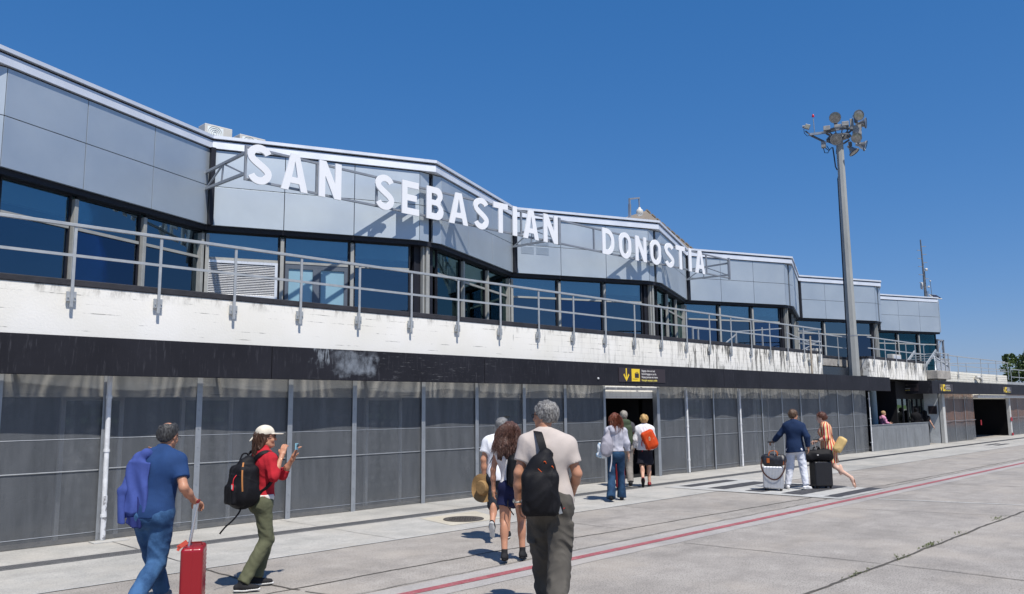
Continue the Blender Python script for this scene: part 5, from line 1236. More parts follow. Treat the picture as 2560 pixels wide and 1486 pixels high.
CAP=cloth('beige cap cotton',(.66,.60,.49)); F=SDF(.006); F.ell(H_(p,(0,-.012,.052)),(.090,.106,.086),.01,rot=p.hm); F.cut(H_(p,(0,0,.030)),p.hm@A_((0,.10,-1))); F.cap(H_(p,(-.02,.085,.036)),H_(p,(-.014,.155,.030)),.055,.042,.02,sq=(tuple(p.hm@A_((0,0,1))),.13)); F.cap(H_(p,(.02,.085,.036)),H_(p,(.014,.155,.030)),.055,.042,.02,sq=(tuple(p.hm@A_((0,0,1))),.13)); F.cap(H_(p,(.0,-.112,.03)),H_(p,(.01,-.17,-.03)),.014,.010,.008)
F.disp(lambda P:.0012*np.sin(np.arctan2(P[:,0]-p.J['hd'][0],P[:,1]-p.J['hd'][1])*6)*8*.1); ct=soft('cap',F,CAP,p.t)
b=MB()
for q in (-1,1): b.lathe([(0,.004),(.018,.003),(.023,-.002),(.020,-.006)],H_(p,(q*.031,.102,.004)),p.hm@A_((q*.30,1,0)),14)
b.tube([tuple(H_(p,(.052,.092,.008))),tuple(H_(p,(.076,.04,.008))),tuple(H_(p,(.08,-.005,.004)))],.0035,5); b.tube([tuple(H_(p,(-.012,.108,.006))),tuple(H_(p,(.012,.108,.006)))],.003,5); lobj('sunglasses',b,C_GLASS,p.t,smooth=True)
t=held(p,'phone','light blue phone held up by the woman in the red fleece','phone')
pc=A_((.145,.455,1.505)); rot=((-.6,.8,0),(.8,.6,0),(0,0,1)); b=MB().obox(pc,rot,(.040,.005,.036)); lobj('case',b,M('pale blue phone case',(.25,.48,.58),.35,var=.02),t,bevel=.004)
b=MB().lathe([(0,.004),(.016,.004),(.017,0)],pc+A_((.002,.014,.010)),(.8,.6,0),14); b.lathe([(0,.004),(.009,.004)],pc+A_((.014,-.008,-.004)),(.8,.6,0),10); lobj('lens',b,C_GLASS,t)
b=MB().tube([tuple(lerp(p.J['wrR'],p.J['elR'],.16)+A_((math.cos(a)*.030,math.sin(a)*.028,math.sin(a)*.01))) for a in np.linspace(0,6.28,16)],.004,5); lobj('bracelet',b,M('copper bracelet',(.5,.22,.12),.4,.4),p.t)
# her backpack
t=held(p,'backpack','bulky black backpack with brown piping on the back of the woman in the red fleece','backpack')
F=SDF(.008); F.box((.015,-.105,1.12),(.080,.050,.135),.075,.04); F.ell((.015,-.125,1.04),(.165,.150,.18),.08); F.ell((.02,-.205,1.09),(.115,.065,.17),.015); F.box((.02,-.235,1.02),(.075,.02,.075),.03,.012); F.ell((.155,-.05,1.02),(.035,.07,.08),.015); F.cap((.015,-.06,1.36),(.015,-.11,1.33),.07,.07,.04)
F.disp(lambda P:-.005*ridge(P,17,51,(1,1,.7))-.003*np.exp(-((P[:,2]-1.17+(P[:,1]+.1)*.4)/.008)**2)*1.2); soft('bag',F,C_BLACK,t)
F=SDF(.006); F.cap((.05,-.235,1.20),(.05,-.245,1.10),.016,.014,.01); lobj('x',MB().box(0,.0001,0,.0001,0,.0001),C_BLACK,t) if False else None
b=MB().tube([tuple(q) for q in spl([(.10,-.235,1.23),(.105,-.268,1.19),(.105,-.275,1.14)])],.004,5); lobj('clip_cord',b,M('red clip',(.6,.02,.03),.4),t)
b=MB().obox((.105,-.280,1.105),((1,0,0),(0,1,0),(0,0,1)),(.016,.008,.034)); lobj('red_key_tag',b,M('red key tag',(.65,.02,.03),.4),t,bevel=.004); lobj('white_label',MB().obox((.110,-.290,1.108),((1,0,0),(0,1,0),(0,0,1)),(.009,.002,.022)),C_SOLE,t)
BRN=cloth('brown piping',(.40,.17,.06)); pts=spl([(.10,-.16,1.355),(.150,-.195,1.28),(.172,-.205,1.17),(.178,-.200,1.06)]); lobj('piping',ribbonstrap(pts,.016,.010,[(.8,-.5,.2)]*len(pts)),BRN,t)
pts=spl([(.06,-.02,1.37),(.12,.02,1.44),(.15,.10,1.46),(.165,.20,1.40),(.16,.215,1.30),(.15,.14,1.12),(.13,.02,1.02)]); lobj('shoulder_strap',ribbonstrap(pts,.040,.010,[(.3,q[1]-.12,q[2]-1.25) for q in pts]),C_BLACK,t,smooth=True)
pts=spl([(-.06,-.02,1.37),(-.12,.02,1.44),(-.15,.10,1.46),(-.165,.20,1.40),(-.16,.215,1.30),(-.15,.14,1.12)]); lobj('shoulder_strap',ribbonstrap(pts,.040,.010,[(-.3,q[1]-.12,q[2]-1.25) for q in pts]),C_BLACK,t,smooth=True)
b=MB().tube([tuple(q) for q in spl([(.0,-.05,1.40),(.0,-.07,1.445),(.0,-.12,1.44),(.0,-.15,1.38)])],.009,6); lobj('top_loop',b,C_BLACK,t,smooth=True)
pts=spl([(.06,-.15,.90),(.07,-.17,.84),(.07,-.24,.76),(.07,-.32,.70),(.07,-.37,.65),(.07,-.385,.63)]); lobj('loose_strap',ribbonstrap(pts,.018,.003,[(1,0,0)]*len(pts)),C_BLACK,t); pts=spl([(.14,.06,.98),(.145,.07,.92),(.14,.05,.86)]); lobj('loose_strap',ribbonstrap(pts,.02,.004,[(1,0,0)]*len(pts)),C_BLACK,t)
# ---- 3 man in white T-shirt with straw hat in his hand
p=person('man in a white T-shirt and dark shorts walking just ahead of the long-haired woman',(8.04,8.18),40,1.66,
 dict(pel=(0,0,.94),elL=(-.24,-.05,1.15),wrL=(-.225,-.02,.90),shL=(-.18,-.01,1.42),knR=(.095,.20,.50),anR=(.095,.16,.085),toR=(.10,.31,.03),knL=(-.085,-.02,.50),anL=(-.085,-.26,.26),toL=(-.085,-.22,.12),nk=(.03,0,1.475),hd=(.05,.02,1.63)),hy=-40,hp=0,ww=1.08)
skinbody(p,SKT,hands=dict(L=dict(grip=True,dir=(0,.1,-1),pn=(1,0,0))))
WH=cloth('white T-shirt cotton',(.80,.81,.84),var=.05,bump=.15); shirt(p,WH,hem=.86,su=.60,fold=.007,seed=61,off=.022,sleevek=1.15,fr=10,vox=.01)
trousers(p,cloth('dark shorts',(.03,.035,.045)),ends=(0,0),vox=.01,rk=.085); shoe(p,'R',C_BLKSHOE); shoe(p,'L',C_BLKSHOE)
haircap(p,hairm('short grey hair',(.08,.08,.08),(.26,.26,.26)),.010,.045,-.07)
b=MB().obox(H_(p,(.03,.045,.128)),((1,0,0),(0,1,0),(0,0,1)),(.045,.012,.012)); b.tube([tuple(H_(p,(.08,.0,.06))),tuple(H_(p,(.07,.06,.11)))],.003,5); lobj('sunglasses',b,C_GLASS,p.t)
pts=spl([(.075,-.115,1.44),(.03,-.14,1.36),(-.05,-.15,1.25),(-.13,-.14,1.1)]); lobj('strap',ribbonstrap(pts,.012,.004,[(0,-1,0)]*len(pts)),C_BLACK,p.t)
pts=spl([(-.095,-.03,1.48),(-.11,-.08,1.45),(-.11,-.125,1.38)]); lobj('cord',ribbonstrap(pts,.012,.004,[(0,-1,0)]*len(pts)),C_BLACK,p.t)
t=held(p,'straw_hat','round tan straw hat carried low in the hand of the man in the white T-shirt','hat')
STRAW=cloth('tan straw',(.30,.185,.080),weave=130,bump=.5,rough=.8); hc=A_((-.235,-.05,.745)); ax=(-.30,-1,.12)
b=MB().lathe([(0,-.005),(.07,-.006),(.085,-.012),(.145,-.006),(.185,.006),(.187,.012),(.145,.004),(.09,0),(.087,.07),(.075,.095),(.04,.10),(0,.098)],hc,ax,36); 
for i,v in enumerate(b.v):
    q=A_(v)-hc; b.v[i]=tuple(A_(v)+A_((0,0,1))*.02*math.sin(q[2]*11)+A_(unit(ax))*(.018*math.sin(q[2]*14+q[0]*9)))
lobj('hat_body',b,STRAW,t,smooth=True,fix=True); lobj('band',MB().lathe([(.0885,.003),(.0885,.028)],hc,ax,36),cloth('hat band',(.20,.12,.05)),t,smooth=True)
# ---- 4 long-haired woman
p=person('woman with long wavy brown hair, white top and navy mini skirt, seen from behind',(7.05,6.96),40,1.62,
 dict(pel=(.0,0,.95),ch=(-.03,.02,1.29),nk=(-.045,.03,1.475),hd=(-.03,.05,1.63),shR=(.14,0,1.40),shL=(-.205,0,1.42),elR=(.22,-.06,1.16),wrR=(.21,.08,.98),elL=(-.255,-.02,1.15),wrL=(-.245,.02,.90),
 knL=(-.105,-.02,.51),anL=(-.095,-.13,.11),toL=(-.09,.03,.035),knR=(.105,.15,.50),anR=(.115,.10,.10),toR=(.14,.24,.03)),hy=4,fem=True,sw=.95,ww=.86,hw=1.0)
skinbody(p,SKT,hands=dict(L=dict(curl=.5,dir=(.1,.1,-1)),R=dict(grip=True)),face=False)
shirt(p,cloth('off-white ribbed top',(.70,.67,.65)),hem=.98,su=.02,fold=.004,seed=71,off=.010,vox=.009,sleevek=1.,neck=False)
F=SDF(.009); pel=A_(p.J['pel']); F.ell(pel+A_((0,-.012,-.02)),(.180,.145,.15),.04); F.cap(pel+A_((-.07,0,-.05)),(-.10,-.02,.70),.098,.105,.05,flat=True); F.cap(pel+A_((.07,0,-.05)),(.10,.04,.70),.098,.105,.05,flat=True); F.cap(pel+A_((0,0,-.05)),(0,0,.72),.12,.10,.06,flat=True); F.cut((0,0,1.03),(0,0,1)); F.disp(lambda P:-.005*ridge(P,15,77,(1,1,.35))); soft('skirt',F,cloth('navy skirt cotton',(.012,.016,.055)),p.t)
shoe(p,'R',C_BLKSHOE,sole=C_BLACK,hi=True); shoe(p,'L',C_BLKSHOE,sole=C_BLACK,hi=True)
HW=hairm('wavy brown hair',(.035,.015,.012),(.15,.075,.055),(1,1,.3),90)
haircap(p,HW,.016,.05,-.12,extra=lambda F:(F.cap(H_(p,(-.03,-.05,.0)),H_(p,(-.08,-.115,-.22)),.085,.070,.05),F.cap(H_(p,(.04,-.05,.0)),H_(p,(.085,-.11,-.20)),.090,.070,.05),F.cap(H_(p,(-.08,-.115,-.20)),H_(p,(-.125,-.13,-.33)),.065,.028,.04),F.cap(H_(p,(0,-.06,-.1)),H_(p,(0,-.13,-.30)),.09,.06,.05)),rough=.010,vox=.007)
strands(p,HW,900,.36,9,.040,.12,rad=.0022,drift=(-.06,-.07,0))
t=held(p,'backpack','plain black roll bag hanging on the right shoulder of the long-haired woman','backpack')
F=SDF(.009); F.box((.13,-.165,1.14),(.105,.035,.135),.055,.02); F.cap((.03,-.16,1.28),(.24,-.16,1.31),.062,.062,.03); F.disp(lambda P:-.007*ridge(P,10,81,(1,1,.8))); soft('bag',F,C_BLACK,t)
pts=spl([(.02,-.12,1.34),(.0,-.04,1.46),(.03,.06,1.44),(.05,.10,1.3)]); lobj('strap',ribbonstrap(pts,.04,.008,[(0,0,1)]*len(pts)),C_BLACK,t)
pts=spl([(-.015,-.13,1.30),(-.04,-.15,1.12),(-.03,-.15,.95),(.0,-.14,.84)]); lobj('strap',ribbonstrap(pts,.045,.007,[(0,-1,0)]*len(pts)),C_BLACK,t)
pts=spl([(-.04,-.15,.80),(-.045,-.16,.72),(-.01,-.17,.66),(.03,-.17,.60)]); lobj('strap_end',ribbonstrap(pts,.014,.004,[(0,-1,0)]*len(pts)),C_BLACK,t)
# ---- 5 grey-haired man in the foreground
p=person('tall grey-haired man in a light grey T-shirt and dark cargo trousers, closest to the camera',(5.535,5.005),46,1.855,
 dict(pel=(.02,0,.945),ch=(-.01,0,1.285),nk=(-.03,-.005,1.47),hd=(-.02,.03,1.625),shR=(.185,-.02,1.40),shL=(-.195,0,1.425),elR=(.25,-.04,1.14),wrR=(.22,.16,.98),elL=(-.265,-.03,1.15),wrL=(-.262,.04,.90),
 knL=(-.055,.20,.50),anL=(-.02,.36,.10),toL=(-.02,.52,.03),knR=(.080,-.04,.49),anR=(.035,-.32,.14),toR=(.04,-.20,.04)),hy=58,hp=-2,ww=1.08,hw=.98,sw=.99)
skinbody(p,SKT,vox=.007,hands=dict(L=dict(curl=.55,dir=(.12,.15,-1),pn=(1,0,.1)),R=dict(grip=True)),legs=False)
GT=cloth('warm grey T-shirt jersey',(.50,.44,.40),var=.06,bump=.15); shirt(p,GT,hem=.90,su=.62,fold=.007,seed=91,off=.018,sleevek=1.0,fr=8,fst=(1.2,1.2,.6),vox=.008,hemn=(-.10,0,-1))
CG=cloth('dark khaki cargo cotton',(.085,.078,.068),weave=260,scale=4,var=.22); trousers(p,CG,fold=.017,seed=15,ends=(.97,.97),off=.024,rk=.082,ra=.078,cargo=True,vox=.008,waist=1.0,rt_=.104)
shoe(p,'R',cloth('brown walking shoe',(.08,.06,.045)),sole=C_BLACK); shoe(p,'L',cloth('brown walking shoe',(.08,.06,.045)),sole=C_BLACK)
haircap(p,hairm('silver grey hair',(.06,.057,.055),(.31,.30,.285),(1,1,.5),80),.012,.055,-.062,rough=.007,vox=.005)
b=MB(); 
for q in (-1,1):
    pts=[tuple(H_(p,(q*.032+.021*math.cos(a),.103-abs(.021*math.cos(a))*.1,.004+.016*math.sin(a)))) for a in np.linspace(0,6.283,14)]; b.tube(pts,.0024,5)
    b.tube([tuple(H_(p,(q*.053,.100,.010))),tuple(H_(p,(q*.074,.05,.010))),tuple(H_(p,(q*.079,-.005,.004)))],.003,5)
lobj('glasses',b,C_BLACK,p.t,smooth=True)
w_=A_(p.J['wrL'])+A_((0,0,.015)); b=MB().lathe([(.032,-.010),(.034,-.008),(.034,.008),(.032,.010)],w_,lerp(p.J['elL'],p.J['wrL'],1)-A_(p.J['elL']),18); b.lathe([(0,.008),(.017,.007),(.018,0)],w_+A_((-.030,-.012,0)),(-1,-.4,0),14); lobj('wristwatch',b,M('steel watch',(.55,.56,.55),.3,.8),p.t,smooth=True)
t=held(p,'backpack','black daypack with small orange zip pulls on the back of the tall grey-haired man','backpack')
F=SDF(.007); bc=A_((-.085,-.215,1.02)); F.ell(bc+A_((0,0,.10)),(.135,.085,.18),.03); F.box(bc+A_((0,0,-.02)),(.105,.045,.13),.045,.03); F.ell(bc+A_((-.015,-.085,-.02)),(.105,.045,.16),.015); F.ell(bc+A_((.13,-.0,-.08)),(.03,.06,.10),.02); F.cap(bc+A_((.03,.02,.22)),bc+A_((.05,.05,.28)),.085,.06,.05)
F.disp(lambda P:-.005*ridge(P,14,95,(1,1,.7))-.004*np.exp(-((P[:,0]-bc[0]-.095-.25*(P[:,2]-bc[2])**2)/.006)**2)); soft('bag',F,C_BLACK,t)
pts=spl([bc+A_((.04,.03,.30)),(-.065,-.165,1.40),(-.085,-.11,1.475),(-.10,-.01,1.492),(-.115,.09,1.43),(-.12,.135,1.30),(-.13,.12,1.12)]); nr=[(0,-1,0)]*9+[(0,-.6,.8)]*8+[(0,0,1)]*8+[(0,.7,.7)]*8+[(0,1,0)]*40
lobj('shoulder_strap',ribbonstrap(pts,.062,.012,nr[:len(pts)]),C_BLACK,t,smooth=True)
OR=M('orange zip pull',(.75,.12,.02),.5,var=.03); b=MB()
for q in ((-.17,-.245,1.225),(-.06,-.285,1.255),(.0,-.265,1.215),(.045,-.235,.98),(.02,-.26,.93)):
    b.tube([tuple(x) for x in spl([A_(q),A_(q)+A_((.012,-.012,.006)),A_(q)+A_((.022,-.002,-.010)),A_(q)+A_((.018,.004,-.022))],4)],.0038,5)
lobj('zip_pull',b,OR,t)
pts=spl([(-.17,-.255,1.22),(-.10,-.295,1.20),(-.02,-.30,1.10),(.01,-.29,1.0)]); lobj('piping',ribbonstrap(pts,.004,.004,[(0,-1,0)]*len(pts)),OR,t)
pts=spl([(.05,-.2,.96),(.085,-.19,.90),(.09,-.185,.84)]); lobj('loose_strap',ribbonstrap(pts,.022,.006,[(0,-1,0)]*len(pts)),C_BLACK,t); lobj('red_tab',MB().obox((.105,-.15,.895),((1,0,.3),(0,1,0),(-.3,0,1)),(.008,.003,.028)),M('red tab',(.6,.02,.03),.4),t); lobj('buckle',MB().obox((.075,-.20,.86),((1,0,.3),(0,1,0),(-.3,0,1)),(.014,.005,.028)),mt_galv,t)
# ---- 6 woman in grey hoodie
p=person('woman in a pale grey hoodie and flared jeans walking to the first entrance',(12.82,9.83),36,1.66,
 dict(knL=(-.10,.02,.50),anL=(-.11,-.22,.12),toL=(-.11,-.10,.04),knR=(.09,.12,.50),anR=(.09,.14,.09),toR=(.10,.28,.03),elR=(.235,-.03,1.15),wrR=(.25,.06,.91),elL=(-.22,.02,1.18),wrL=(-.20,.16,1.10)),hy=-8,hp=-6,fem=True,sw=.98,ww=.92)
skinbody(p,SK,vox=.010,face=False,legs=False); HO=cloth('grey marl jersey',(.46,.46,.52),var=.05); shirt(p,HO,hem=.99,su=1,sf=.92,off=.024,fold=.008,seed=101,neck=.2,vox=.011)
F=SDF(.010); F.cap((-.07,-.10,1.46),(.06,-.11,1.44),.06,.06,.03); F.cap((-.06,-.02,1.49),(-.05,-.13,1.40),.05,.05,.03); F.ell((0,-.13,1.40),(.085,.045,.07),.03); F.disp(lambda P:-.005*ridge(P,14,3)); soft('hood',F,HO,p.t)
def fl_tr(p,mat,seed,k1=.068,k2=.092):
    J=p.J; F=SDF(.010); pel=A_(J['pel']); F.ell(pel+A_((0,-.016,-.02)),(.160,.132,.15),.04)
    for q in 'RL': F.cap(J['hp'+q],J['kn'+q],.090,k1,.035); F.cap(J['kn'+q],lerp(J['kn'+q],J['an'+q],1.08),k1,k2,.02,flat=True)
    F.cut((0,0,1.03),(0,0,1)); F.disp(lambda P:-.007*ridge(P,14,seed,(.8,.8,.8))); return soft('trousers',F,mat,p.t)
fl_tr(p,jeans('dark blue denim',(.010,.028,.065),(.024,.065,.13)),5); shoe(p,'R',C_BLKSHOE,sole=C_BLACK); shoe(p,'L',C_BLKSHOE,sole=C_BLACK)
HR=hairm('auburn hair',(.07,.018,.010),(.20,.06,.03)); haircap(p,HR,.016,.05,-.10,extra=lambda F:(F.cap(H_(p,(.0,-.07,-.02)),H_(p,(.03,-.10,-.26)),.075,.035,.05),),rough=.008,vox=.009); strands(p,HR,200,.36,4,.03,.05,rad=.004,drift=(.04,-.05,0))
t=held(p,'backpack','silvery grey backpack on the left shoulder of the woman in the hoodie','backpack'); F=SDF(.010); F.ell((-.17,-.20,1.11),(.125,.095,.22),.03); F.ell((-.21,-.27,1.05),(.09,.05,.14),.02); F.cap((-.15,-.14,1.30),(-.13,-.11,1.40),.05,.03,.04); F.disp(lambda P:-.008*ridge(P,13,105,(1,1,.7))); soft('bag',F,cloth('silver grey nylon',(.30,.29,.33),rough=.6),t)
pts=spl([(-.12,-.12,1.36),(-.13,-.05,1.47),(-.13,.06,1.45)]); lobj('strap',ribbonstrap(pts,.035,.008,[(0,0,1)]*len(pts)),cloth('grey strap',(.3,.3,.33)),t); pts=spl([(-.08,-.2,.95),(-.085,-.2,.8),(-.11,-.22,.66),(-.12,-.22,.60)]); lobj('loose_strap',ribbonstrap(pts,.022,.005,[(0,-1,0)]*len(pts)),cloth('pale strap',(.45,.45,.48)),t)
t=held(p,'plastic_bag','shiny white and blue plastic bag beside the silvery grey backpack','bag'); F=SDF(.010); F.ell((-.31,-.13,1.02),(.07,.05,.15),.03); F.cap((-.36,-.13,.93),(-.22,-.15,.91),.04,.05,.04); F.disp(lambda P:-.009*ridge(P,17,107)); 
g=G('printed plastic bag'); soft('bag',F,g.done(g.mix(g.ramp(g.noise(9,3),.48,.52),(.62,.66,.70),(.22,.38,.55)),.25,0,.6),t)
# ---- 7 man with green backpack in the doorway
p=person('grey-haired man with beige trousers entering the first entrance, half hidden behind the hoodie woman',(15.13,11.35),42,1.70,dict(knL=(-.09,.12,.50),anL=(-.09,.10,.09),toL=(-.09,.24,.03),anR=(.10,-.16,.12),toR=(.10,-.04,.04),elR=(.27,-.02,1.16),wrR=(.26,.20,1.05)),hw=1.05,ww=1.1)
skinbody(p,SKT,vox=.011,face=False,legs=False); shirt(p,cloth('dark grey shirt',(.07,.07,.08)),hem=.9,su=.6,off=.022,fold=.007,vox=.012,seed=111); trousers(p,cloth('beige grey cotton',(.24,.22,.20)),ends=(.97,.97),off=.022,vox=.012,seed=4); shoe(p,'R',C_BLKSHOE,C_BLACK); shoe(p,'L',C_BLKSHOE,C_BLACK); haircap(p,hairm('grey hair thin',(.20,.18,.15),(.40,.37,.32)),.008,.04,-.07,vox=.009)
t=held(p,'backpack','dark green backpack worn by the grey-haired man entering the first entrance','backpack'); F=SDF(.010); F.box((.0,-.20,1.20),(.11,.05,.17),.055,.03); F.ell((0,-.20,1.47),(.15,.10,.09),.04); F.disp(lambda P:-.008*ridge(P,13,115)); soft('bag',F,cloth('moss green nylon',(.055,.075,.045)),t); lobj('orange_tab',MB().obox((.11,-.27,1.28),((1,0,0),(0,1,0),(0,0,1)),(.02,.004,.05)),OR,t)
st=suitcase('small red suitcase almost hidden between the hoodie woman and the doorway',(14.55,11.05,0),36,cloth('dark red fabric',(.20,.015,.02)),.34,.2,.5,C_BLACK,CHROME,'n',hh=.95)
# ---- 8 blonde woman with orange backpack
p=person('blonde woman in a white blouse and black skirt stepping towards the first entrance',(15.42,11.0),40,1.60,dict(knL=(-.085,-.02,.50),anL=(-.09,-.26,.20),toL=(-.09,-.22,.07),knR=(.09,.10,.50),anR=(.09,.08,.09),toR=(.10,.21,.03),elL=(-.25,-.03,1.15),wrL=(-.27,.08,.93),elR=(.23,0,1.16),wrR=(.20,.16,1.05)),fem=True,sw=.95,ww=.92)
skinbody(p,SK,vox=.010,face=False); shirt(p,cloth('white blouse',(.72,.72,.74),var=.05),hem=.90,su=1,sf=.85,off=.032,fold=.010,vox=.011,seed=121,sleevek=1.2)
F=SDF(.010); F.ell((0,-.012,.92),(.18,.145,.15),.04); F.cap((-.06,0,.88),(-.09,-.05,.56),.11,.12,.05,flat=True); F.cap((.06,0,.88),(.09,.05,.56),.11,.12,.05,flat=True); F.cap((0,0,.88),(0,-.0,.56),.13,.13,.06,flat=True); F.cut((0,0,1.04),(0,0,1)); F.disp(lambda P:-.010*ridge(P,12,125,(1,1,.3))); soft('skirt',F,cloth('black skirt',(.015,.015,.022)),p.t)
RS=M('dark red sandal',(.22,.02,.02),.5); shoe(p,'L',RS,C_BLACK); shoe(p,'R',RS,C_BLACK)
haircap(p,hairm('blonde hair',(.32,.17,.05),(.62,.42,.18),(1,1,1),60),.018,.05,-.07,extra=lambda F:F.ell(H_(p,(.0,-.10,.01)),(.05,.045,.06),.02),rough=.010,vox=.008)
t=held(p,'backpack','bright orange red backpack on the back of the blonde woman','backpack'); F=SDF(.010); rt3=Matrix.Rotation(R(-22),3,'Y'); rt3=np.array(rt3,dtype=np.float32); F.box((.10,-.22,1.16),(.09,.05,.15),.07,.03,rot=rt3); F.ell((.15,-.26,1.08),(.12,.08,.15),.04); F.cap((.06,-.18,.98),(.22,-.18,1.0),.06,.06,.05); F.disp(lambda P:-.009*ridge(P,12,127)); soft('bag',F,cloth('orange red nylon',(.55,.060,.012),rough=.6),t)
b=MB()
for dx in (0,.045,.09): b.tube([tuple(x) for x in spl([(.09+dx,-.335,1.23),(.105+dx,-.345,1.19),(.10+dx,-.345,1.14),(.08+dx,-.34,1.15),(.08+dx,-.338,1.21),(.09+dx,-.335,1.23)],4)],.006,5)
lobj('mesh_logo',b,cloth('cream cord',(.6,.5,.35)),t); pts=spl([(-.05,-.15,1.22),(-.09,-.17,1.05),(-.07,-.15,.96),(-.08,-.15,.86)]); lobj('strap',ribbonstrap(pts,.02,.006,[(0,-1,0)]*len(pts)),cloth('red strap',(.4,.02,.03)),t)
# ---- 9 man in navy blazer
p=person('man in a navy blazer and white trousers pushing the silver suitcase',(16.92,8.16),20,1.69,
 dict(pel=(0,0,.95),shL=(-.185,0,1.415),shR=(.18,-.02,1.415),elL=(-.33,.02,1.20),wrL=(-.47,.13,1.05),elR=(.28,-.10,1.16),wrR=(.28,-.06,.93),knL=(-.13,.05,.50),anL=(-.20,.02,.09),toL=(-.23,.14,.03),knR=(.14,.04,.50),anR=(.19,-.02,.09),toR=(.27,.09,.03)),hy=-35,ww=1.02,hw=.88)
skinbody(p,SKT,vox=.009,hands=dict(L=dict(grip=True,dir=(-.8,.35,-.4),pn=(0,.2,-1)),R=dict(curl=.5)),legs=False); BZ=cloth('navy blazer wool',(.012,.028,.075),weave=300)
shirt(p,BZ,hem=.82,su=1,sf=.93,off=.030,fold=.007,seed=131,neck=.35,vox=.010,flare=.03,hemn=(.10,0,-1),fr=8)
WT=cloth('white cotton twill',(.72,.74,.80),var=.04); trousers(p,WT,fold=.009,seed=17,ends=(.93,.93),off=.016,vox=.010,ra=.060); C_W=cloth('white leather shoe',(.70,.70,.70),bump=.05); shoe(p,'R',C_W); shoe(p,'L',C_W)
haircap(p,hairm('short brown hair',(.045,.025,.015),(.15,.09,.055)),.014,.05,-.07,rough=.007,vox=.007)
b=MB().tube([tuple(H_(p,(.079,.0,.006))),tuple(H_(p,(.07,.06,.008)))],.003,5); b.lathe([(0,.004),(.02,.003),(.022,-.004)],H_(p,(.032,.102,.004)),p.hm@A_((.3,1,0)),12); b.lathe([(0,.004),(.02,.003),(.022,-.004)],H_(p,(-.032,.102,.004)),p.hm@A_((-.3,1,0)),12); lobj('sunglasses',b,C_GLASS,p.t)
SIL=M('silver ribbed aluminium',(.55,.56,.58),.38,.6,.5,var=.05)
hl=W2(p,A_(p.J['wrL'])+A_((-.06,.03,-.03)))
st=suitcase('silver ribbed suitcase standing on the crossing with a black weekend bag on top',(16.38,8.42,0),20-90,SIL,.40,.24,.465,C_BLACK,CHROME,'v',hh=1.02)
t=thing('travel_bag','black leather weekend bag with tan trim lying on the silver suitcase','bag',(16.40,8.40,.535),R(-70)); F=SDF(.008); F.cap((-.155,0,.12),(.155,0,.12),.105,.105,.02,sq=((0,0,1),1.08)); F.box((0,0,.07),(.175,.07,.035),.04,.03); F.disp(lambda P:-.008*ridge(P,12,141)); soft('bag',F,cloth('black leather',(.014,.014,.018),rough=.4,spec=.5),t)
TAN=cloth('tan leather',(.40,.11,.03),rough=.5); b=MB().box(-.13,-.07,-.122,-.112,.05,.15); b.box(.14,.21,-.11,-.09,.02,.10); lobj('leather_patch',b,TAN,t,bevel=.004)
b=MB()
for yy in (-.05,.05): b.tube([tuple(x) for x in spl([(-.09,yy*1.7,.20),(-.07,yy,.28),(0,yy*.6,.30),(.07,yy,.28),(.09,yy*1.7,.20)],6)],.009,6)
lobj('handle',b,TAN,t,smooth=True); pts=spl([(-.22,-.06,.16),(-.245,-.12,.0),(-.19,-.15,-.16),(-.06,-.16,-.27),(.06,-.16,-.28),(.17,-.15,-.18),(.235,-.12,-.02),(.23,-.06,.14)]); lobj('shoulder_strap',ribbonstrap(pts,.030,.005,[(0,-1,0)]*len(pts)),cloth('dark strap leather',(.07,.035,.03)),t,smooth=True)
# ---- 10 woman in striped dress
p=person('woman in a red and cream striped dress striding beside the black suitcase',(17.68,7.76),118,1.66,
 dict(pel=(0,0,.93),ch=(0,.05,1.27),nk=(0,.08,1.45),hd=(0,.12,1.60),shR=(.165,.06,1.40),shL=(-.165,.06,1.40),elL=(-.23,.03,1.15),wrL=(-.19,.26,1.07),elR=(.22,.05,1.15),wrR=(.18,.25,1.05),hpR=(.085,0,.89),hpL=(-.085,0,.89),
 knR=(.09,.22,.50),anR=(.09,.30,.10),toR=(.09,.45,.03),knL=(-.08,-.10,.50),anL=(-.08,-.44,.25),toL=(-.08,-.49,.09)),hy=-12,hp=-8,fem=True,sw=.95,ww=.95)
skinbody(p,SKP,vox=.008,hands=dict(L=dict(grip=True,dir=(-.1,.9,-.1),pn=(0,0,-1)),R=dict(grip=True)))
def stripes():
    g=G('striped dress cotton'); x,y,z=g.sep()[:3]; a=g.math('ARCTAN2',x,g.math('SUBTRACT',y,.03)); u_=g.math('FRACT',g.math('ADD',g.math('MULTIPLY',a,3.0),g.math('MULTIPLY',g.noise(4,2),.25)))
    s1=g.math('LESS_THAN',u_,.42); s2=g.math('GREATER_THAN',u_,.82); c=g.mix(s1,(.66,.50,.22),(.50,.020,.03)); c=g.mix(s2,c,(.70,.64,.50)); g.bump(g.noise(26,4),.3,.008); return g.done(c,.85,0,.2)
DS=stripes(); J=p.J; F=SDF(.009); torso(F,p,.020)
for q in 'RL': F.cap(J['sh'+q],J['el'+q],.066,.062,.03); F.cap(J['el'+q],lerp(J['el'+q],J['wr'+q],.30),.062,.055,.02,flat=True)
F.cap((0,.0,.98),(0,.0,.58),.165,.175,.06,flat=True,sq=((0,1,0),.95)); F.cap((0,.03,.90),(0,.14,.60),.12,.13,.06,flat=True); F.cap((0,-.03,.90),(0,-.08,.58),.12,.12,.06,flat=True); F.disp(lambda P:-.010*ridge(P,10,151,(1,1,.3))-.003*ridge(P,24,152,(1,1,.6))); soft('dress',F,DS,p.t)
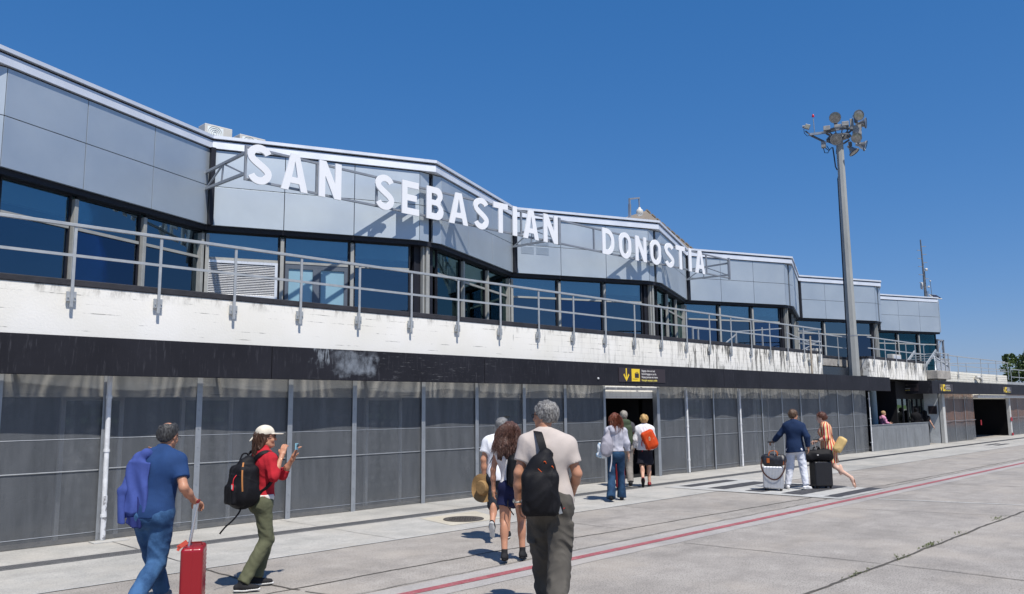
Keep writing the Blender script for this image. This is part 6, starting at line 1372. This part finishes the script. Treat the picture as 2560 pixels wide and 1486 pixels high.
haircap(p,hairm('dark brown tied hair',(.04,.014,.010),(.13,.05,.03)),.012,.05,-.07,extra=lambda F:(F.ell(H_(p,(.0,-.10,-.02)),(.04,.04,.05),.02),F.cap(H_(p,(-.05,.07,.09)),H_(p,(-.085,.075,-.01)),.010,.005,.01)),vox=.007,rough=.007)
def bare(q):
    a=A_(p.J['an'+q]); t_=A_(p.J['to'+q]); F=SDF(.007); F.cap(a,a+A_((0,-.02,-.045)),.036,.034,.03); F.cap(a+A_((0,.0,-.02)),lerp(a,t_,1.05),.036,.028,.03); F.cap(lerp(a,t_,.95),lerp(a,t_,1.30),.030,.018,.02,sq=((1,0,0),1.4)); return soft('foot',F,SKP,p.t)
bare('R'); bare('L'); shoe(p,'R',M('nude sandal',(.45,.28,.20),.5),C_BLACK) 
b=MB(); a=A_(p.J['anL']); t_=A_(p.J['toL']); b.bar(tuple(a+A_((0,-.055,-.03))),tuple(t_+A_((0,-.035,-.04))),.06,.008,(0,1,0)); lobj('sandal_sole',b,TAN,p.t)
lobj('bracelet',MB().tube([tuple(lerp(J['wrL'],J['elL'],.2)+A_((math.cos(a)*.034,0,math.sin(a)*.034))) for a in np.linspace(0,6.28,14)],.006,5),C_BLACK,p.t)
t=held(p,'basket_bag','pale yellow woven tote hanging behind the woman in the striped dress','bag'); F=SDF(.009); rr=np.array(Matrix.Rotation(R(32),3,'X'),dtype=np.float32); F.box((-.12,-.235,.99),(.065,.040,.125),.055,.03,rot=rr); F.disp(lambda P:-.006*ridge(P,12,161)+.0012*np.sin(P[:,2]*260)); soft('bag',F,cloth('pale yellow raffia',(.66,.47,.20),weave=120,bump=.5),t)
pts=spl([(-.11,-.10,1.15),(-.14,-.02,1.34),(-.14,.05,1.47),(-.14,.12,1.38)]); lobj('strap',ribbonstrap(pts,.03,.006,[(0,-.5,.8)]*len(pts)),cloth('red cord',(.45,.05,.04)),t)
st=suitcase('black upright suitcase under a black duffel, pulled by the woman in the striped dress',(17.43,7.85,0),118-90-60,cloth('black polycarbonate',(.012,.012,.014),rough=.35,weave=600,spec=.5),.42,.25,.53,C_BLACK,CHROME,'n',hh=1.04,lean=(-.10,.0))
t=thing('duffel_bag','long soft black duffel lying across the top of the black suitcase','bag',(17.36,7.90,.585),R(-50)); F=SDF(.009); F.cap((-.24,0,.11),(.24,0,.11),.11,.11,.02,sq=((0,0,1),1.05)); F.cap((-.27,0,.16),(.27,0,.20),.06,.06,.05); F.disp(lambda P:-.012*ridge(P,9,171)-.005*ridge(P,20,172)); soft('bag',F,C_BLACK,t)
b=MB().tube([tuple(x) for x in spl([(-.08,-.05,.20),(-.05,-.02,.29),(.05,-.02,.30),(.08,-.05,.2)],6)],.014,6); b.tube([tuple(x) for x in spl([(.0,.03,.2),(.06,.02,.27),(.12,.0,.22)],6)],.02,6); lobj('handle',b,C_BLACK,t,smooth=True); lobj('emblem',MB().obox((0,-.118,.14),((1,0,0),(0,1,0),(0,0,1)),(.018,.003,.01)),mt_wtext,t)
# ---- 11..13 people behind the low wall
p=person('fair-haired woman in a pink shirt looking at a phone behind the low grey wall',(35.0,13.0),-45,1.52,dict(elR=(.20,.08,1.18),wrR=(.08,.30,1.14),elL=(-.20,.08,1.18),wrL=(-.04,.32,1.16),hd=(0,.05,1.61)),hp=-18,hy=0,fem=True)
skinbody(p,SK,vox=.012,hands=dict(R=dict(curl=.6),L=dict(curl=.6))); shirt(p,cloth('pink cotton',(.62,.28,.42)),hem=.88,su=1,sf=.7,off=.026,fold=.008,vox=.013,seed=181); trousers(p,cloth('dark trousers',(.03,.03,.04)),vox=.014,ends=(.97,.97)); shoe(p,'R',C_BLKSHOE); shoe(p,'L',C_BLKSHOE)
haircap(p,hairm('fair hair',(.25,.15,.07),(.55,.38,.2)),.014,.05,-.07,vox=.010)
t=held(p,'phone','small dark phone in the hands of the woman in pink','phone'); lobj('body',MB().obox((.02,.40,1.19),((1,0,0),(0,.8,.6),(0,-.6,.8)),(.035,.07,.004)),C_BLACK,t)
DK=cloth('black coat',(.008,.008,.010)); SKD=skin('skin in shade',(.10,.055,.04))  # shade of the openings is put into this darkened skin colour
p=person('broad man in dark clothes standing with his back to us in the shaded recess',(38.3,12.78),35,1.62,{},sw=1.12,ww=1.15)
skinbody(p,SKD,vox=.014,face=False,legs=False); shirt(p,DK,hem=.85,su=1,sf=.9,off=.035,vox=.014,seed=191); trousers(p,DK,vox=.015,ends=(.97,.97)); shoe(p,'R',C_BLACK,None); shoe(p,'L',C_BLACK,None); haircap(p,DK,.012,.045,-.07,vox=.012)
p=person('long-haired woman in dark clothes standing beside the broad man in the shaded recess',(39.15,12.70),35,1.48,dict(elR=(.24,-.08,1.15),wrR=(.34,-.10,.92)),fem=True)
skinbody(p,SK,vox=.012,face=False,legs=False); shirt(p,DK,hem=.85,su=.5,off=.02,vox=.013,seed=192); trousers(p,DK,vox=.015,ends=(.97,.97)); shoe(p,'R',C_BLACK,None); shoe(p,'L',C_BLACK,None); haircap(p,DK,.025,.05,-.2,vox=.011,extra=lambda F:F.cap(H_(p,(0,-.05,0)),H_(p,(0,-.09,-.28)),.095,.09,.05))
p=person('dark figure standing inside the far opening',(50.0,15.0),20,1.72,{},sw=1.1)
skinbody(p,SKD,vox=.014,face=False,legs=False); shirt(p,DK,hem=.85,su=1,sf=.9,off=.03,vox=.014,seed=193); trousers(p,DK,vox=.015,ends=(.97,.97)); haircap(p,DK,.012,.045,-.07,vox=.012)

split_loose({'ceiling_light_panel','corner_gap','mullion','truss_post','control_box','frame','door_post','bolt','corner_column','column_backing','rung','radio_unit','zip_pull','leather_patch','bracket','foot','passage_frame','red_marker','bulkhead','membrane_coping','terrace_wall','collar','door_frame','truss_chord','vent_grille','cover_strip','seam','cross_arm','glazed_door','handle','curtained_pane','trim','waiting_recess','far_ground_wall'})
